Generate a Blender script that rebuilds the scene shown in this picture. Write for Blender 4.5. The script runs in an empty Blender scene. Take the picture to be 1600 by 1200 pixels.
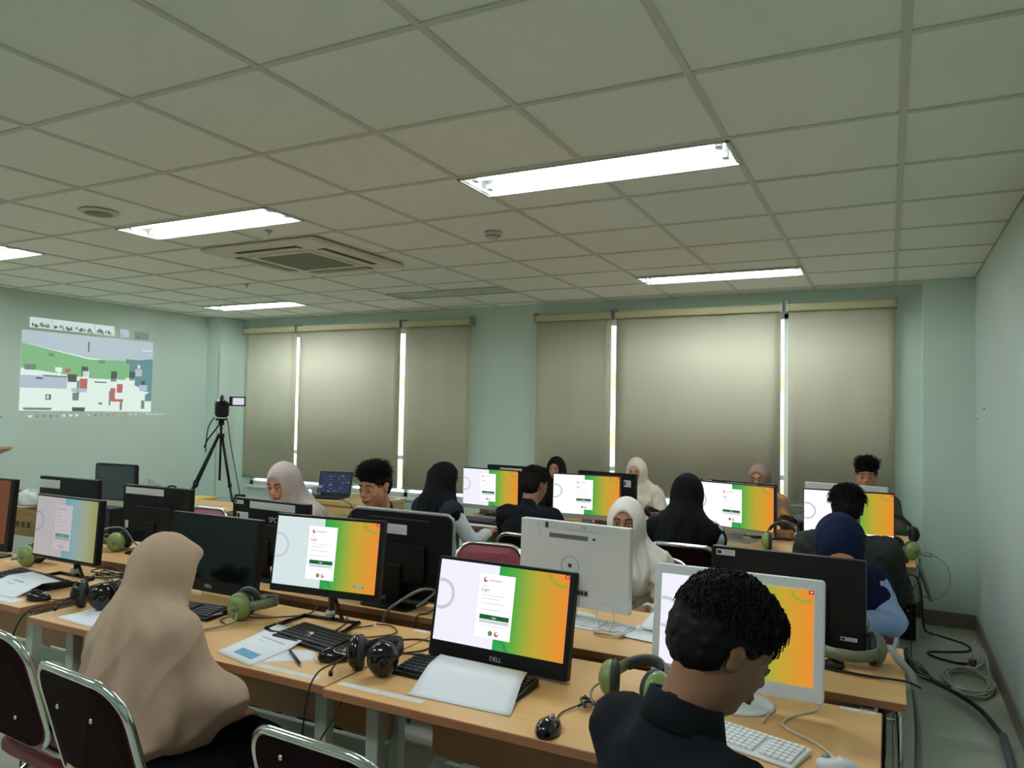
import bpy, math, random
import numpy as np
import openvdb as vdb
from mathutils import Vector, Matrix, Euler
R = math.radians
PI = math.pi
sc = bpy.context.scene
COL = sc.collection

# ---------------------------------------------------------------- camera, world, exposure
cam_d = bpy.data.cameras.new('camera')
cam = bpy.data.objects.new('camera', cam_d)
COL.objects.link(cam)
cam_d.sensor_width = 36
cam_d.lens = 36 * 1165.5 / 1600
cam_d.clip_start = 0.05
YAW, PIT, ROL = 0.468878, 0.036309, 0.018258
CAM = Vector((-0.0429, -1.6775, 1.5456))
_f = Vector((-math.sin(YAW) * math.cos(PIT), math.cos(YAW) * math.cos(PIT), math.sin(PIT)))
_r0 = Vector((math.cos(YAW), math.sin(YAW), 0))
_u0 = _r0.cross(_f)
_r = _r0 * math.cos(ROL) + _u0 * math.sin(ROL)
_u = -_r0 * math.sin(ROL) + _u0 * math.cos(ROL)
M = Matrix((( _r.x, _u.x, -_f.x, CAM.x), (_r.y, _u.y, -_f.y, CAM.y), (_r.z, _u.z, -_f.z, CAM.z), (0, 0, 0, 1)))
cam.matrix_world = M
sc.camera = cam
sc.view_settings.view_transform = 'Standard'
sc.view_settings.look = 'None'
sc.view_settings.gamma = 1
sc.view_settings.use_curve_mapping = False
sc.view_settings.exposure = 0.0
TUBE_POWER = 68
world = bpy.data.worlds.new('sky')
sc.world = world
world.use_nodes = True
wn = world.node_tree
bg = wn.nodes['Background']
bg.inputs[0].default_value = (0.93, 0.97, 1.0, 1)
bg.inputs[1].default_value = 5.0

# ---------------------------------------------------------------- materials
def lin(r, g, b):
    f = lambda v: (v / 255 / 12.92) if v / 255 <= 0.04045 else ((v / 255 + 0.055) / 1.055) ** 2.4
    return (f(r), f(g), f(b), 1)
MATS = {}
def mat(name, rgb, rough=0.5, metal=0.0, noise=0.0, nscale=8.0, bump=0.0, bscale=60.0, emit=None, es=1.0,
        stretch=None, trans=0.0, spec=0.5, coat=0.0, alpha=1.0):
    if name in MATS: return MATS[name]
    m = bpy.data.materials.new(name); m.use_nodes = True
    nt = m.node_tree; N = nt.nodes; L = nt.links
    b = N['Principled BSDF']
    col = lin(*rgb)
    b.inputs['Base Color'].default_value = col
    b.inputs['Roughness'].default_value = rough
    b.inputs['Metallic'].default_value = metal
    b.inputs['Specular IOR Level'].default_value = spec
    b.inputs['Coat Weight'].default_value = coat
    b.inputs['Alpha'].default_value = alpha
    if trans: b.inputs['Transmission Weight'].default_value = trans
    if emit is not None:
        b.inputs['Emission Color'].default_value = lin(*emit); b.inputs['Emission Strength'].default_value = es
    tc = N.new('ShaderNodeTexCoord')
    mp = N.new('ShaderNodeMapping'); L.new(tc.outputs['Object'], mp.inputs[0])
    if stretch: mp.inputs['Scale'].default_value = stretch
    if noise:
        nz = N.new('ShaderNodeTexNoise'); nz.inputs['Scale'].default_value = nscale; nz.inputs['Detail'].default_value = 5
        L.new(mp.outputs[0], nz.inputs['Vector'])
        mx = N.new('ShaderNodeMix'); mx.data_type = 'RGBA'
        mx.inputs[6].default_value = tuple(c * (1 - noise) for c in col[:3]) + (1,)
        mx.inputs[7].default_value = tuple(min(1, c * (1 + noise)) for c in col[:3]) + (1,)
        L.new(nz.outputs['Fac'], mx.inputs[0]); L.new(mx.outputs[2], b.inputs['Base Color'])
    if bump:
        n2 = N.new('ShaderNodeTexNoise'); n2.inputs['Scale'].default_value = bscale; n2.inputs['Detail'].default_value = 4
        L.new(mp.outputs[0], n2.inputs['Vector'])
        bp = N.new('ShaderNodeBump'); bp.inputs['Strength'].default_value = bump; bp.inputs['Distance'].default_value = 0.01
        L.new(n2.outputs['Fac'], bp.inputs['Height']); L.new(bp.outputs[0], b.inputs['Normal'])
    MATS[name] = m
    return m
def emat(name, rgb, s=1.0):
    if name in MATS: return MATS[name]
    m = bpy.data.materials.new(name); m.use_nodes = True
    nt = m.node_tree; N = nt.nodes
    b = N['Principled BSDF']; b.inputs['Base Color'].default_value = (0.01, 0.01, 0.01, 1); b.inputs['Roughness'].default_value = 0.35
    b.inputs['Specular IOR Level'].default_value = 0.25
    b.inputs['Emission Color'].default_value = lin(*rgb); b.inputs['Emission Strength'].default_value = s
    MATS[name] = m
    return m
def gradmat(name, stops, s=1.0, axis=0):
    if name in MATS: return MATS[name]
    m = emat(name, (128, 128, 128), s); nt = m.node_tree; N = nt.nodes; L = nt.links
    uv = N.new('ShaderNodeUVMap'); sp = N.new('ShaderNodeSeparateXYZ'); L.new(uv.outputs[0], sp.inputs[0])
    cr = N.new('ShaderNodeValToRGB'); L.new(sp.outputs[axis], cr.inputs[0])
    e = cr.color_ramp.elements
    e[0].position = stops[0][0]; e[0].color = lin(*stops[0][1])
    e[1].position = stops[-1][0]; e[1].color = lin(*stops[-1][1])
    for p, c in stops[1:-1]:
        q = e.new(p); q.color = lin(*c)
    L.new(cr.outputs[0], N['Principled BSDF'].inputs['Emission Color'])
    return m

WALL = mat('mint_wall_paint', (206, 224, 212), 0.75, noise=0.03, nscale=2.5, bump=0.05, bscale=90)
WALLR = mat('pale_wall_paint', (204, 220, 212), 0.7, noise=0.03, nscale=2.0, bump=0.05, bscale=90)
TILE_M = mat('ceiling_board', (240, 244, 236), 0.9, noise=0.02, nscale=12, bump=0.12, bscale=160)
GRID_M = mat('ceiling_bar_white', (208, 211, 199), 0.55)
FLOOR_M = mat('floor_tile_glaze', (190, 192, 176), 0.2, noise=0.06, nscale=3, spec=0.5)
GROUT = mat('floor_grout', (112, 112, 100), 0.9)
BASE_M = mat('brown_skirting_tile', (128, 118, 100), 0.35, noise=0.08, nscale=9)
BLIND = mat('beige_blind_fabric', (206, 202, 178), 0.85, noise=0.03, nscale=30, stretch=(1, 1, 30))
BLINDBOX = mat('cream_blind_cassette', (196, 188, 146), 0.5)
ALU = mat('white_window_aluminium', (216, 222, 220), 0.4)
STEEL = mat('pale_green_painted_steel', (176, 188, 172), 0.45)
CHROME = mat('chrome_tube', (215, 220, 215), 0.16, metal=1.0, noise=0.02)
MAROON = mat('maroon_vinyl', (108, 16, 36), 0.42, noise=0.06, nscale=30, bump=0.08, bscale=250)
DKMAROON = mat('dark_maroon_board', (30, 8, 11), 0.75, noise=0.06, nscale=20, spec=.06)
BLACKP = mat('black_plastic', (11, 11, 12), 0.45, noise=0.08, nscale=30, bump=0.04, bscale=400, spec=.3)
BLACKG = mat('gloss_black_plastic', (14, 15, 16), 0.15, noise=0.05)
KEYM = mat('black_keys', (36, 37, 38), 0.5)
WHITEP = mat('white_plastic', (222, 226, 226), 0.4, noise=0.02, nscale=10)
GREYP = mat('silver_grey_plastic', (158, 162, 158), 0.35, metal=0.3, noise=0.02)
KEYW = mat('white_keys', (236, 238, 238), 0.5)
PAPER = mat('white_paper', (232, 236, 240), 0.8, noise=0.015, nscale=20)
LABELP = mat('label_sticker_paper', (214, 216, 212), 0.6, noise=0.04, nscale=40)
INK = mat('black_ink', (30, 30, 32), 0.6)
FAINT = mat('faint_grey_print', (170, 174, 178), 0.7)
BLUEPR = mat('blue_card_print', (96, 158, 196), 0.6, noise=0.15, nscale=60)
OLIVE = mat('olive_green_plastic', (124, 146, 84), 0.33, noise=0.05, nscale=12)
OLIVED = mat('grey_olive_band', (104, 116, 92), 0.5)
FOAM = mat('dark_foam_leather', (34, 40, 42), 0.6, bump=0.1, bscale=200)
CABLEK = mat('black_cable_rubber', (34, 30, 28), 0.5)
CABLEW = mat('beige_cable_rubber', (202, 200, 184), 0.5)
CABLEG = mat('grey_cable_rubber', (136, 144, 136), 0.5)
def wood(name, rgb, rough=0.38):
    m = mat(name, rgb, rough, noise=0.10, nscale=3.0, stretch=(1.2, 14, 14), bump=0.02, bscale=30)
    return m
WOOD = wood('beech_laminate', (222, 176, 116))
WOODE = wood('brown_edge_band', (164, 112, 74))
WOODP = wood('beech_panel', (170, 124, 78))
WOODY = wood('yellow_pine_board', (206, 176, 116))
CARD = mat('brown_cardboard', (150, 120, 76), 0.85, noise=0.08, nscale=6)
SCREENOFF = mat('black_glass', (10, 13, 15), 0.12, spec=0.4)
TUBE = emat('fluorescent_glow', (240, 250, 255), TUBE_POWER)
S_WHITE = emat('screen_white', (244, 242, 255), 0.98)
S_WHITE2 = emat('screen_cool_white', (222, 236, 238), 0.92)
S_CARD = emat('screen_card_white', (252, 252, 255), 1.05)
S_RING = emat('screen_grey_ring', (208, 214, 220), 0.9)
S_TEXT = emat('screen_grey_text', (200, 202, 210), 0.9)
S_DARK = emat('screen_dark_text', (60, 62, 66), 0.8)
S_BTN = emat('screen_green_button', (16, 104, 44), 0.8)
S_BTN2 = emat('screen_grey_button', (222, 222, 232), 0.9)
S_RED = emat('screen_red_mark', (206, 44, 50), 0.9)
S_OLV = emat('screen_olive_ring', (176, 172, 52), 0.85)
S_GRN2 = emat('screen_green_ring', (34, 168, 84), 0.85)
S_BLU = emat('screen_blue_mark', (60, 140, 190), 0.9)
S_GRAD = gradmat('screen_green_orange', [(0.47, (18, 170, 78)), (0.62, (92, 178, 66)), (0.78, (196, 172, 52)), (1.0, (244, 146, 44))], 0.9)
P_WHITE = emat('pale_screen_white', (196, 192, 194), 0.75)
P_CARD = emat('pale_screen_card', (206, 196, 202), 0.8)
P_GRAD = gradmat('pale_screen_teal_yellow', [(0.47, (96, 184, 196)), (0.66, (150, 180, 184)), (0.85, (172, 178, 140)), (1.0, (168, 164, 96))], 0.75)
P_BTN = emat('pale_screen_button', (70, 160, 122), 0.75)
P_TXT = emat('pale_screen_text', (170, 158, 178), 0.75)
D_GRAD = gradmat('dim_screen_green_brown', [(0.45, (22, 60, 22)), (0.62, (74, 58, 30)), (0.8, (116, 62, 30)), (1.0, (122, 66, 36))], 0.7)

# ---------------------------------------------------------------- object helpers
def tag(o, label=None, cat=None, group=None, kind=None):
    if label: o['label'] = label
    if cat: o['category'] = cat
    if group: o['group'] = group
    if kind: o['kind'] = kind
    return o
def thing(name, label, cat, loc=(0, 0, 0), rz=0.0, group=None, scale=1.0):
    o = bpy.data.objects.new(name, None); COL.objects.link(o)
    o.empty_display_size = 0.05
    o.location = loc; o.rotation_euler = (0, 0, rz); o.scale = (scale,) * 3
    return tag(o, label, cat, group)
class MB:
    """collects shapes into one mesh"""
    def __init__(s): s.v = []; s.f = []; s.m = []; s.uv = {}; s.mats = []; s.smooth = []
    def mi(s, m):
        if m not in s.mats: s.mats.append(m)
        return s.mats.index(m)
    def add(s, vs, fs, m=None, T=None, sm=False):
        o = len(s.v); k = s.mi(m)
        for p in vs:
            s.v.append(tuple(T @ Vector(p)) if T else tuple(p))
        for f in fs:
            s.f.append([o + i for i in f]); s.m.append(k); s.smooth.append(sm)
        return o
    def box(s, x0, x1, y0, y1, z0, z1, m=None, T=None):
        v = [(x, y, z) for z in (z0, z1) for y in (y0, y1) for x in (x0, x1)]
        s.add(v, [(0, 2, 3, 1), (4, 5, 7, 6), (0, 1, 5, 4), (2, 6, 7, 3), (0, 4, 6, 2), (1, 3, 7, 5)], m, T)
    def cbox(s, c, d, m=None, T=None):
        s.box(c[0] - d[0] / 2, c[0] + d[0] / 2, c[1] - d[1] / 2, c[1] + d[1] / 2, c[2] - d[2] / 2, c[2] + d[2] / 2, m, T)
    def prism(s, pts, y0, y1, m=None, T=None, inset=0.0, sm=False):
        """outline pts (x, z), extruded from y0 (front) to y1; front edge chamfered by inset"""
        n = len(pts)
        cx = sum(p[0] for p in pts) / n; cz = sum(p[1] for p in pts) / n
        def ring(y, k):
            r = []
            for x, z in pts:
                d = math.hypot(x - cx, z - cz) or 1
                r.append((x - (x - cx) / d * k, y, z - (z - cz) / d * k))
            return r
        if inset:
            dy = inset if y1 > y0 else -inset
            rs = [ring(y0, inset), ring(y0 + dy, 0), ring(y1 - dy, 0), ring(y1, inset)]
        else: rs = [ring(y0, 0), ring(y1, 0)]
        v = [p for r in rs for p in r]; f = []
        for i in range(len(rs) - 1):
            for j in range(n):
                f.append((i * n + j, i * n + (j + 1) % n, (i + 1) * n + (j + 1) % n, (i + 1) * n + j))
        f.append(tuple(range(n - 1, -1, -1))); f.append(tuple(range((len(rs) - 1) * n, len(rs) * n)))
        s.add(v, f, m, T, sm)
    def tube(s, path, r, n=8, m=None, T=None, close=False):
        P = [Vector(p) for p in path]; v = []; f = []
        k = len(P); up = None
        for i, p in enumerate(P):
            a = P[i - 1] if (i or close) else P[0]; b = P[(i + 1) % k] if (i < k - 1 or close) else P[-1]
            t = (b - a).normalized()
            if up is None:
                up = t.orthogonal().normalized()
            else:
                up = (up - t * up.dot(t))
                up = up.normalized() if up.length > 1e-6 else t.orthogonal().normalized()
            w = t.cross(up)
            ri = r[i] if isinstance(r, (list, tuple)) else r
            for j in range(n):
                an = 2 * PI * j / n
                v.append(p + (up * math.cos(an) + w * math.sin(an)) * ri)
        for i in range(k - (0 if close else 1)):
            for j in range(n):
                a, b = i * n + j, i * n + (j + 1) % n
                c, d = ((i + 1) % k) * n + (j + 1) % n, ((i + 1) % k) * n + j
                f.append((a, b, c, d))
        if not close:
            f.append(tuple(range(n - 1, -1, -1))); f.append(tuple(range((k - 1) * n, k * n)))
        s.add(v, f, m, T, True)
    def cyl(s, c, r, h, n=20, m=None, T=None, r2=None):
        r2 = r if r2 is None else r2
        v = [(c[0] + r * math.cos(2 * PI * i / n), c[1] + r * math.sin(2 * PI * i / n), c[2]) for i in range(n)]
        v += [(c[0] + r2 * math.cos(2 * PI * i / n), c[1] + r2 * math.sin(2 * PI * i / n), c[2] + h) for i in range(n)]
        f = [(i, (i + 1) % n, n + (i + 1) % n, n + i) for i in range(n)]
        f += [tuple(range(n - 1, -1, -1)), tuple(range(n, 2 * n))]
        s.add(v, f, m, T, n > 12)
    def lathe(s, prof, n=24, m=None, T=None, sx=1, sy=1):
        v = []; f = []
        for r, z in prof:
            for j in range(n):
                a = 2 * PI * j / n; v.append((r * math.cos(a) * sx, r * math.sin(a) * sy, z))
        for i in range(len(prof) - 1):
            for j in range(n):
                f.append((i * n + j, i * n + (j + 1) % n, (i + 1) * n + (j + 1) % n, (i + 1) * n + j))
        f.append(tuple(range(n - 1, -1, -1))); f.append(tuple(range((len(prof) - 1) * n, len(prof) * n)))
        s.add(v, f, m, T, True)
    def ell(s, c, r, n=14, m=None, T=None):
        v = []; f = []; k = n // 2
        for i in range(1, k):
            a = PI * i / k
            for j in range(n):
                b = 2 * PI * j / n
                v.append((c[0] + r[0] * math.sin(a) * math.cos(b), c[1] + r[1] * math.sin(a) * math.sin(b), c[2] + r[2] * math.cos(a)))
        for i in range(k - 2):
            for j in range(n):
                f.append((i * n + j, (i + 1) * n + j, (i + 1) * n + (j + 1) % n, i * n + (j + 1) % n))
        t = len(v); v += [(c[0], c[1], c[2] + r[2]), (c[0], c[1], c[2] - r[2])]
        for j in range(n):
            f.append((t, j, (j + 1) % n)); f.append((t + 1, (k - 2) * n + (j + 1) % n, (k - 2) * n + j))
        s.add(v, f, m, T, True)
    def quad(s, x0, x1, z0, z1, y, m):
        s.add([(x0, y, z0), (x1, y, z0), (x1, y, z1), (x0, y, z1)], [(0, 1, 2, 3)], m)
    def data(s, name, uvbox=None):
        me = bpy.data.meshes.new(name)
        me.from_pydata(s.v, [], s.f)
        for m in s.mats:
            if m: me.materials.append(m)
        me.polygons.foreach_set('material_index', [min(k, max(0, len(me.materials) - 1)) for k in s.m])
        me.polygons.foreach_set('use_smooth', s.smooth)
        if uvbox:
            x0, x1, z0, z1 = uvbox
            uv = me.uv_layers.new(name='UVMap')
            co = [0.0] * (3 * len(me.vertices)); me.vertices.foreach_get('co', co)
            out = []
            for l in me.loops:
                x, y, z = co[3 * l.vertex_index:3 * l.vertex_index + 3]
                out += [(x - x0) / (x1 - x0), (z - z0) / (z1 - z0)]
            uv.data.foreach_set('uv', out)
        me.update()
        return me
    def build(s, name, m=None, parent=None, loc=(0, 0, 0), rot=(0, 0, 0), uvbox=None):
        if m is not None: s.mats = [m] * len(s.mats)
        o = bpy.data.objects.new(name, s.data(name, uvbox)); COL.objects.link(o)
        if m is not None:
            o.data.materials.clear(); o.data.materials.append(m)
            o.data.polygons.foreach_set('material_index', [0] * len(o.data.polygons))
        o.location = loc; o.rotation_euler = rot
        if parent: o.parent = parent
        return o
def bev(o, w=0.004, seg=2):
    b = o.modifiers.new('bevel', 'BEVEL'); b.width = w; b.segments = seg; b.limit_method = 'ANGLE'
    return o
def copy_tree(o, parent=None):
    c = o.copy(); COL.objects.link(c)
    if parent: c.parent = parent
    for ch in list(o.children): copy_tree(ch, c)
    return c
def rrect(w, h, r, n=5, cx=0.0, cz=0.0):
    pts = []
    for sx, sz, a0 in ((1, -1, -90), (1, 1, 0), (-1, 1, 90), (-1, -1, 180)):
        for i in range(n + 1):
            a = R(a0 + 90 * i / n)
            pts.append((cx + sx * (w / 2 - r) + r * math.cos(a), cz + sz * (h / 2 - r) + r * math.sin(a)))
    return pts
def cat_rom(pts, k=8):
    P = [Vector(p) for p in pts]; P = [P[0] * 2 - P[1]] + P + [P[-1] * 2 - P[-2]]; out = []
    for i in range(1, len(P) - 2):
        for j in range(k):
            t = j / k; a, b, c, d = P[i - 1], P[i], P[i + 1], P[i + 2]
            out.append(0.5 * ((2 * b) + (c - a) * t + (2 * a - 5 * b + 4 * c - d) * t * t + (3 * b - a - 3 * c + d) * t ** 3))
    out.append(P[-2]); return out
TEXTS = {}
def text_geo(s, size):
    """letters as flat polygons in XZ, centred"""
    if s not in TEXTS:
        cu = bpy.data.curves.new('t', 'FONT'); cu.body = s; cu.align_x = 'CENTER'; cu.align_y = 'CENTER'; cu.resolution_u = 3
        o = bpy.data.objects.new('t', cu); COL.objects.link(o)
        me = bpy.data.meshes.new_from_object(o.evaluated_get(bpy.context.evaluated_depsgraph_get()))
        TEXTS[s] = ([tuple(v.co) for v in me.vertices], [tuple(p.vertices) for p in me.polygons])
        bpy.data.objects.remove(o); bpy.data.curves.remove(cu); bpy.data.meshes.remove(me)
    vs, fs = TEXTS[s]
    return [(x * size, 0, y * size) for x, y, z in vs], fs
def cable(pts, r, m, label, name='cable', n=6, k=8, group=None, ox=(0, 0, 0)):
    b = MB(); b.tube(cat_rom(pts, k), r, n, m)
    o = b.build(name, m)
    return tag(o, label, 'cable', group)

# ---------------------------------------------------------------- room shell
X0, X1, Y0, Y1, H = -7.38, 0.527, -3.6, 5.02, 2.6
def slab(name, x0, x1, y0, y1, z0, z1, m, kind='structure', parent=None):
    b = MB(); b.box(x0, x1, y0, y1, z0, z1, m); o = b.build(name, m, parent)
    if not parent: tag(o, kind=kind)
    return o
fl = slab('floor', X0 - .1, X1 + .1, Y0 - .1, Y1 + .1, -0.05, -0.004, GROUT)
b = MB(); b.prism(rrect(0.597, 0.597, 0.004, 1), 0, 0.004, FLOOR_M, Matrix.Rotation(R(90), 4, 'X'), inset=0.001)
tile_me = b.data('tile'); tile_me.materials.clear(); tile_me.materials.append(FLOOR_M)
for i in range(13):
    for j in range(12):
        x = 0.27 - 0.6 * i; y = 4.68 - 0.6 * j
        if y < -1.9 or x < -7.2: continue
        o = bpy.data.objects.new('tile', tile_me); COL.objects.link(o); o.parent = fl; o.location = (x, y, -0.004 + 0.004)
ce = slab('ceiling', X0 - .1, X1 + .1, Y0 - .1, Y1 + .1, 2.70, 2.76, TILE_M)
def ctile(x0, x1, y0, y1):
    g = 0.006
    b = MB(); b.box(x0 + g, x1 - g, y0 + g, y1 - g, 2.606, 2.62, TILE_M)
    o = b.build('ceiling_tile', TILE_M, ce)
LIGHTS = [(-1.8, 1.2, 1), (-4.2, 1.2, 1), (-6.6, 1.2, 1), (-6.6, 3.9, 1), (-1.8, 3.9, 1), (-4.2, 3.9, 0), (-1.8, -1.5, 1), (-4.2, -1.5, 1), (-6.6, -1.5, 1)]
def free(x, y):
    for lx, ly, on in LIGHTS:
        if lx - .02 < x < lx + 1.22 and math.floor((ly + .1) / .6) == math.floor(y / .6): return False
    return True
xs = [X1 - 0.0, 0.0] + [-0.6 * i for i in range(1, 13)] + [X0]
for a in range(len(xs) - 1):
    for jj in range(-5, 9):
        y0 = 0.6 * jj; y1 = y0 + 0.6 if jj < 8 else Y1
        if jj == 8: y1 = Y1
        xa, xb = xs[a + 1], xs[a]
        cx, cy = (xa + xb) / 2, (y0 + y1) / 2
        if free(cx, cy): ctile(xa, xb, y0, y1)
        elif any(abs(y0 - ly) < .05 for _, ly, _o in LIGHTS): ctile(xa, xb, y0 + 0.32, y1)
        else: ctile(xa, xb, y0, y0 + 0.295)
for i in range(0, 13):
    cuts = sorted(ly for lx, ly, on in LIGHTS if abs(lx + 0.6 + 0.6 * i) < .05)
    ya = -3.0
    for yc in cuts + [None]:
        yb = Y1 if yc is None else yc
        b = MB(); b.box(-0.6 * i - .012, -0.6 * i + .012, ya, yb, 2.6, 2.608, GRID_M); b.build('grid_bar', GRID_M, ce)
        if yc is not None: ya = yc + .32
for j in range(-5, 9):
    b = MB(); b.box(X0, X1, 0.6 * j - .012, 0.6 * j + .012, 2.6005, 2.6085, GRID_M); b.build('grid_bar', GRID_M, ce)
b = MB(); b.box(X0, X1, Y0, -3.0, 2.606, 2.62, TILE_M); b.build('ceiling_tile', TILE_M, ce)
slab('wall_left', X0 - .1, X0, Y0, Y1, 0, 2.74, WALL)
slab('wall_right', X1, X1 + .1, Y0, Y1, 0, 2.74, WALLR)
slab('wall_front', X0, X1, Y0 - .1, Y0, 0, 2.74, WALL)
# window wall with two openings
W1 = (-7.0, -3.95, 0.60, 2.42); W2 = (-3.08, -0.07, 0.60, 2.42)
b = MB()
b.box(X0, X1, Y1, Y1 + .15, 0, 0.60, WALL); b.box(X0, X1, Y1, Y1 + .15, 2.42, 2.74, WALL)
b.box(X0, W1[0], Y1, Y1 + .15, 0.60, 2.42, WALL); b.box(W1[1], W2[0], Y1, Y1 + .15, 0.60, 2.42, WALL); b.box(W2[1], X1, Y1, Y1 + .15, 0.60, 2.42, WALL)
tag(b.build('wall_back', WALL), kind='structure')
b = MB(); b.box(0.184, X1, 4.795, Y1, 0, 2.602, WALL); tag(b.build('wall_pillar_right', WALL), kind='structure')
b = MB(); b.box(X0, -7.15, 4.66, Y1, 0, 2.602, WALL); tag(b.build('wall_pillar_left', WALL), kind='structure')
def baseb(n, x0, x1, y0, y1):
    o = slab(n, x0, x1, y0, y1, 0, 0.115, BASE_M); bev(o, .003, 1)
baseb('baseboard_right', X1 - .012, X1, -2, 4.783)
baseb('baseboard_pillar', 0.172, X1 - .012, 4.783, 4.795)
baseb('baseboard_back', -7.15, 0.172, Y1 - .012, Y1)
baseb('baseboard_left', X0, X0 + .012, -2, 4.66)
GLASS = mat('window_glass', (235, 245, 245), 0.02, trans=1.0, spec=0.5)
for n, (x0, x1, z0, z1) in enumerate((W1, W2)):
    b = MB(); t = .045
    b.box(x0, x1, Y1 + .02, Y1 + .09, z0, z0 + t, ALU); b.box(x0, x1, Y1 + .02, Y1 + .09, z1 - t, z1, ALU)
    k = 4
    for i in range(k + 1):
        x = x0 + (x1 - x0) * i / k
        xa = min(max(x - t / 2, x0), x1 - t)
        b.box(xa, xa + t, Y1 + .02, Y1 + .09, z0, z1, ALU)
    b.box(x0, x1, Y1 + .025, Y1 + .085, 1.0, 1.04, ALU)
    w = tag(b.build('window_%d' % (n + 1), ALU), kind='structure')
    for i in range(k):
        xa = x0 + (x1 - x0) * i / k; xb = x0 + (x1 - x0) * (i + 1) / k
        b = MB(); b.box(xa + t / 2, xb - t / 2, Y1 + .05, Y1 + .055, z0 + t, z1 - t, GLASS); b.build('pane', GLASS, w)
    b = MB(); b.box(x0 - .03, x1 + .03, Y1 - .05, Y1 + .02, z0 - .03, z0, ALU); bev(b.build('sill', ALU, w), .004)
# building outside the windows
EXTW = mat('outside_white_render', (228, 228, 222), 0.8, noise=0.05)
EXTO = mat('outside_orange_panel', (214, 170, 120), 0.8, noise=0.05)
bd = thing('building', 'white building with orange bands, glimpsed through the slits between the blinds', 'building', (-3.2, 9, 0))
b = MB(); b.box(-9, 9, 0, 1, -4, 2.4, EXTW); b.build('wall', EXTW, bd)
for z in (0.35, 1.05, 1.9):
    b = MB(); b.box(-9, 9, -.06, 0, z, z + .22, EXTO); b.build('band', EXTO, bd)
# roller blinds
def blind(x0, x1, zb, label, grp):
    t = thing('roller_blind', label, 'blind', ((x0 + x1) / 2, Y1 - .06, zb), 0, grp)
    w = (x1 - x0) / 2
    b = MB(); n = 14; v = []; f = []
    for i in range(n + 1):
        x = -w + .008 + (2 * w - .016) * i / n; y = .006 * math.sin(i * 1.1 + x0)
        for z in (0, 1.0, 2.47 - zb): v.append((x, y * (1 if z < 2 else 0), z))
    for i in range(n):
        for j in range(2): a = i * 3 + j; f.append((a, a + 3, a + 4, a + 1))
    b.add(v, f, BLIND, None, True); o = b.build('fabric', BLIND, t)
    s = o.modifiers.new('s', 'SOLIDIFY'); s.thickness = .002
    b = MB(); b.box(-w, w, -.045, .04, 2.425 - zb, 2.49 - zb, BLINDBOX); bev(b.build('cassette', BLINDBOX, t), .01)
    b = MB(); b.tube([(-w + .01, 0, 0), (w - .01, 0, 0)], .012, 8, GREYP); b.build('bottom_bar', GREYP, t)
    for sx in (-1, 1):
        b = MB(); b.box(sx * w - .006, sx * w + .006, -.048, .044, 2.42 - zb, 2.51 - zb, GREYP); b.build('bracket', GREYP, t)
    b = MB(); b.tube(cat_rom([(w - .05, -.04, 2.43 - zb), (w - .05, -.035, 1.2), (w - .055, -.035, .5), (w - .04, -.035, .45), (w - .03, -.035, .55), (w - .035, -.035, 1.3), (w - .04, -.04, 2.43 - zb)]), .0018, 4, BLINDBOX); b.build('cord', BLINDBOX, t)
LB = 'roller blinds of the left window'; RB = 'roller blinds of the right window'
blind(-7.06, -6.235, .70, 'narrow beige roller blind beside the left corner pillar, left one of the left window', LB)
blind(-6.205, -4.76, .70, 'wide beige roller blind in the middle of the left window behind the laptop', LB)
blind(-4.715, -3.88, .70, 'narrow beige roller blind at the right end of the left window', LB)
blind(-3.15, -2.36, .72, 'narrow beige roller blind behind the woman in the black hijab facing us', RB)
blind(-2.325, -0.855, .80, 'widest beige roller blind, middle of the right window', RB)
blind(-0.81, 0.005, .80, 'beige roller blind behind the standing-haired young man at the far right', RB)
VENT = mat('patterned_vent_block', (176, 182, 158), 0.7)
vb = thing('vent_grille', 'pale patterned grille under the right blind at the window sill', 'grille', (-0.66, Y1 + .0, .60))
b = MB(); b.box(-.14, .14, -.03, 0.01, 0.03, .19, VENT); b.build('frame', VENT, vb)
for i in range(6):
    for j in range(3):
        b = MB(); b.tube([(-.115 + .046 * i + .017 * math.cos(a * PI / 4), -.034, .06 + .05 * j + .017 * math.sin(a * PI / 4)) for a in range(8)], .004, 4, ALU, close=True)
        b.build('ring', ALU, vb)

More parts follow.
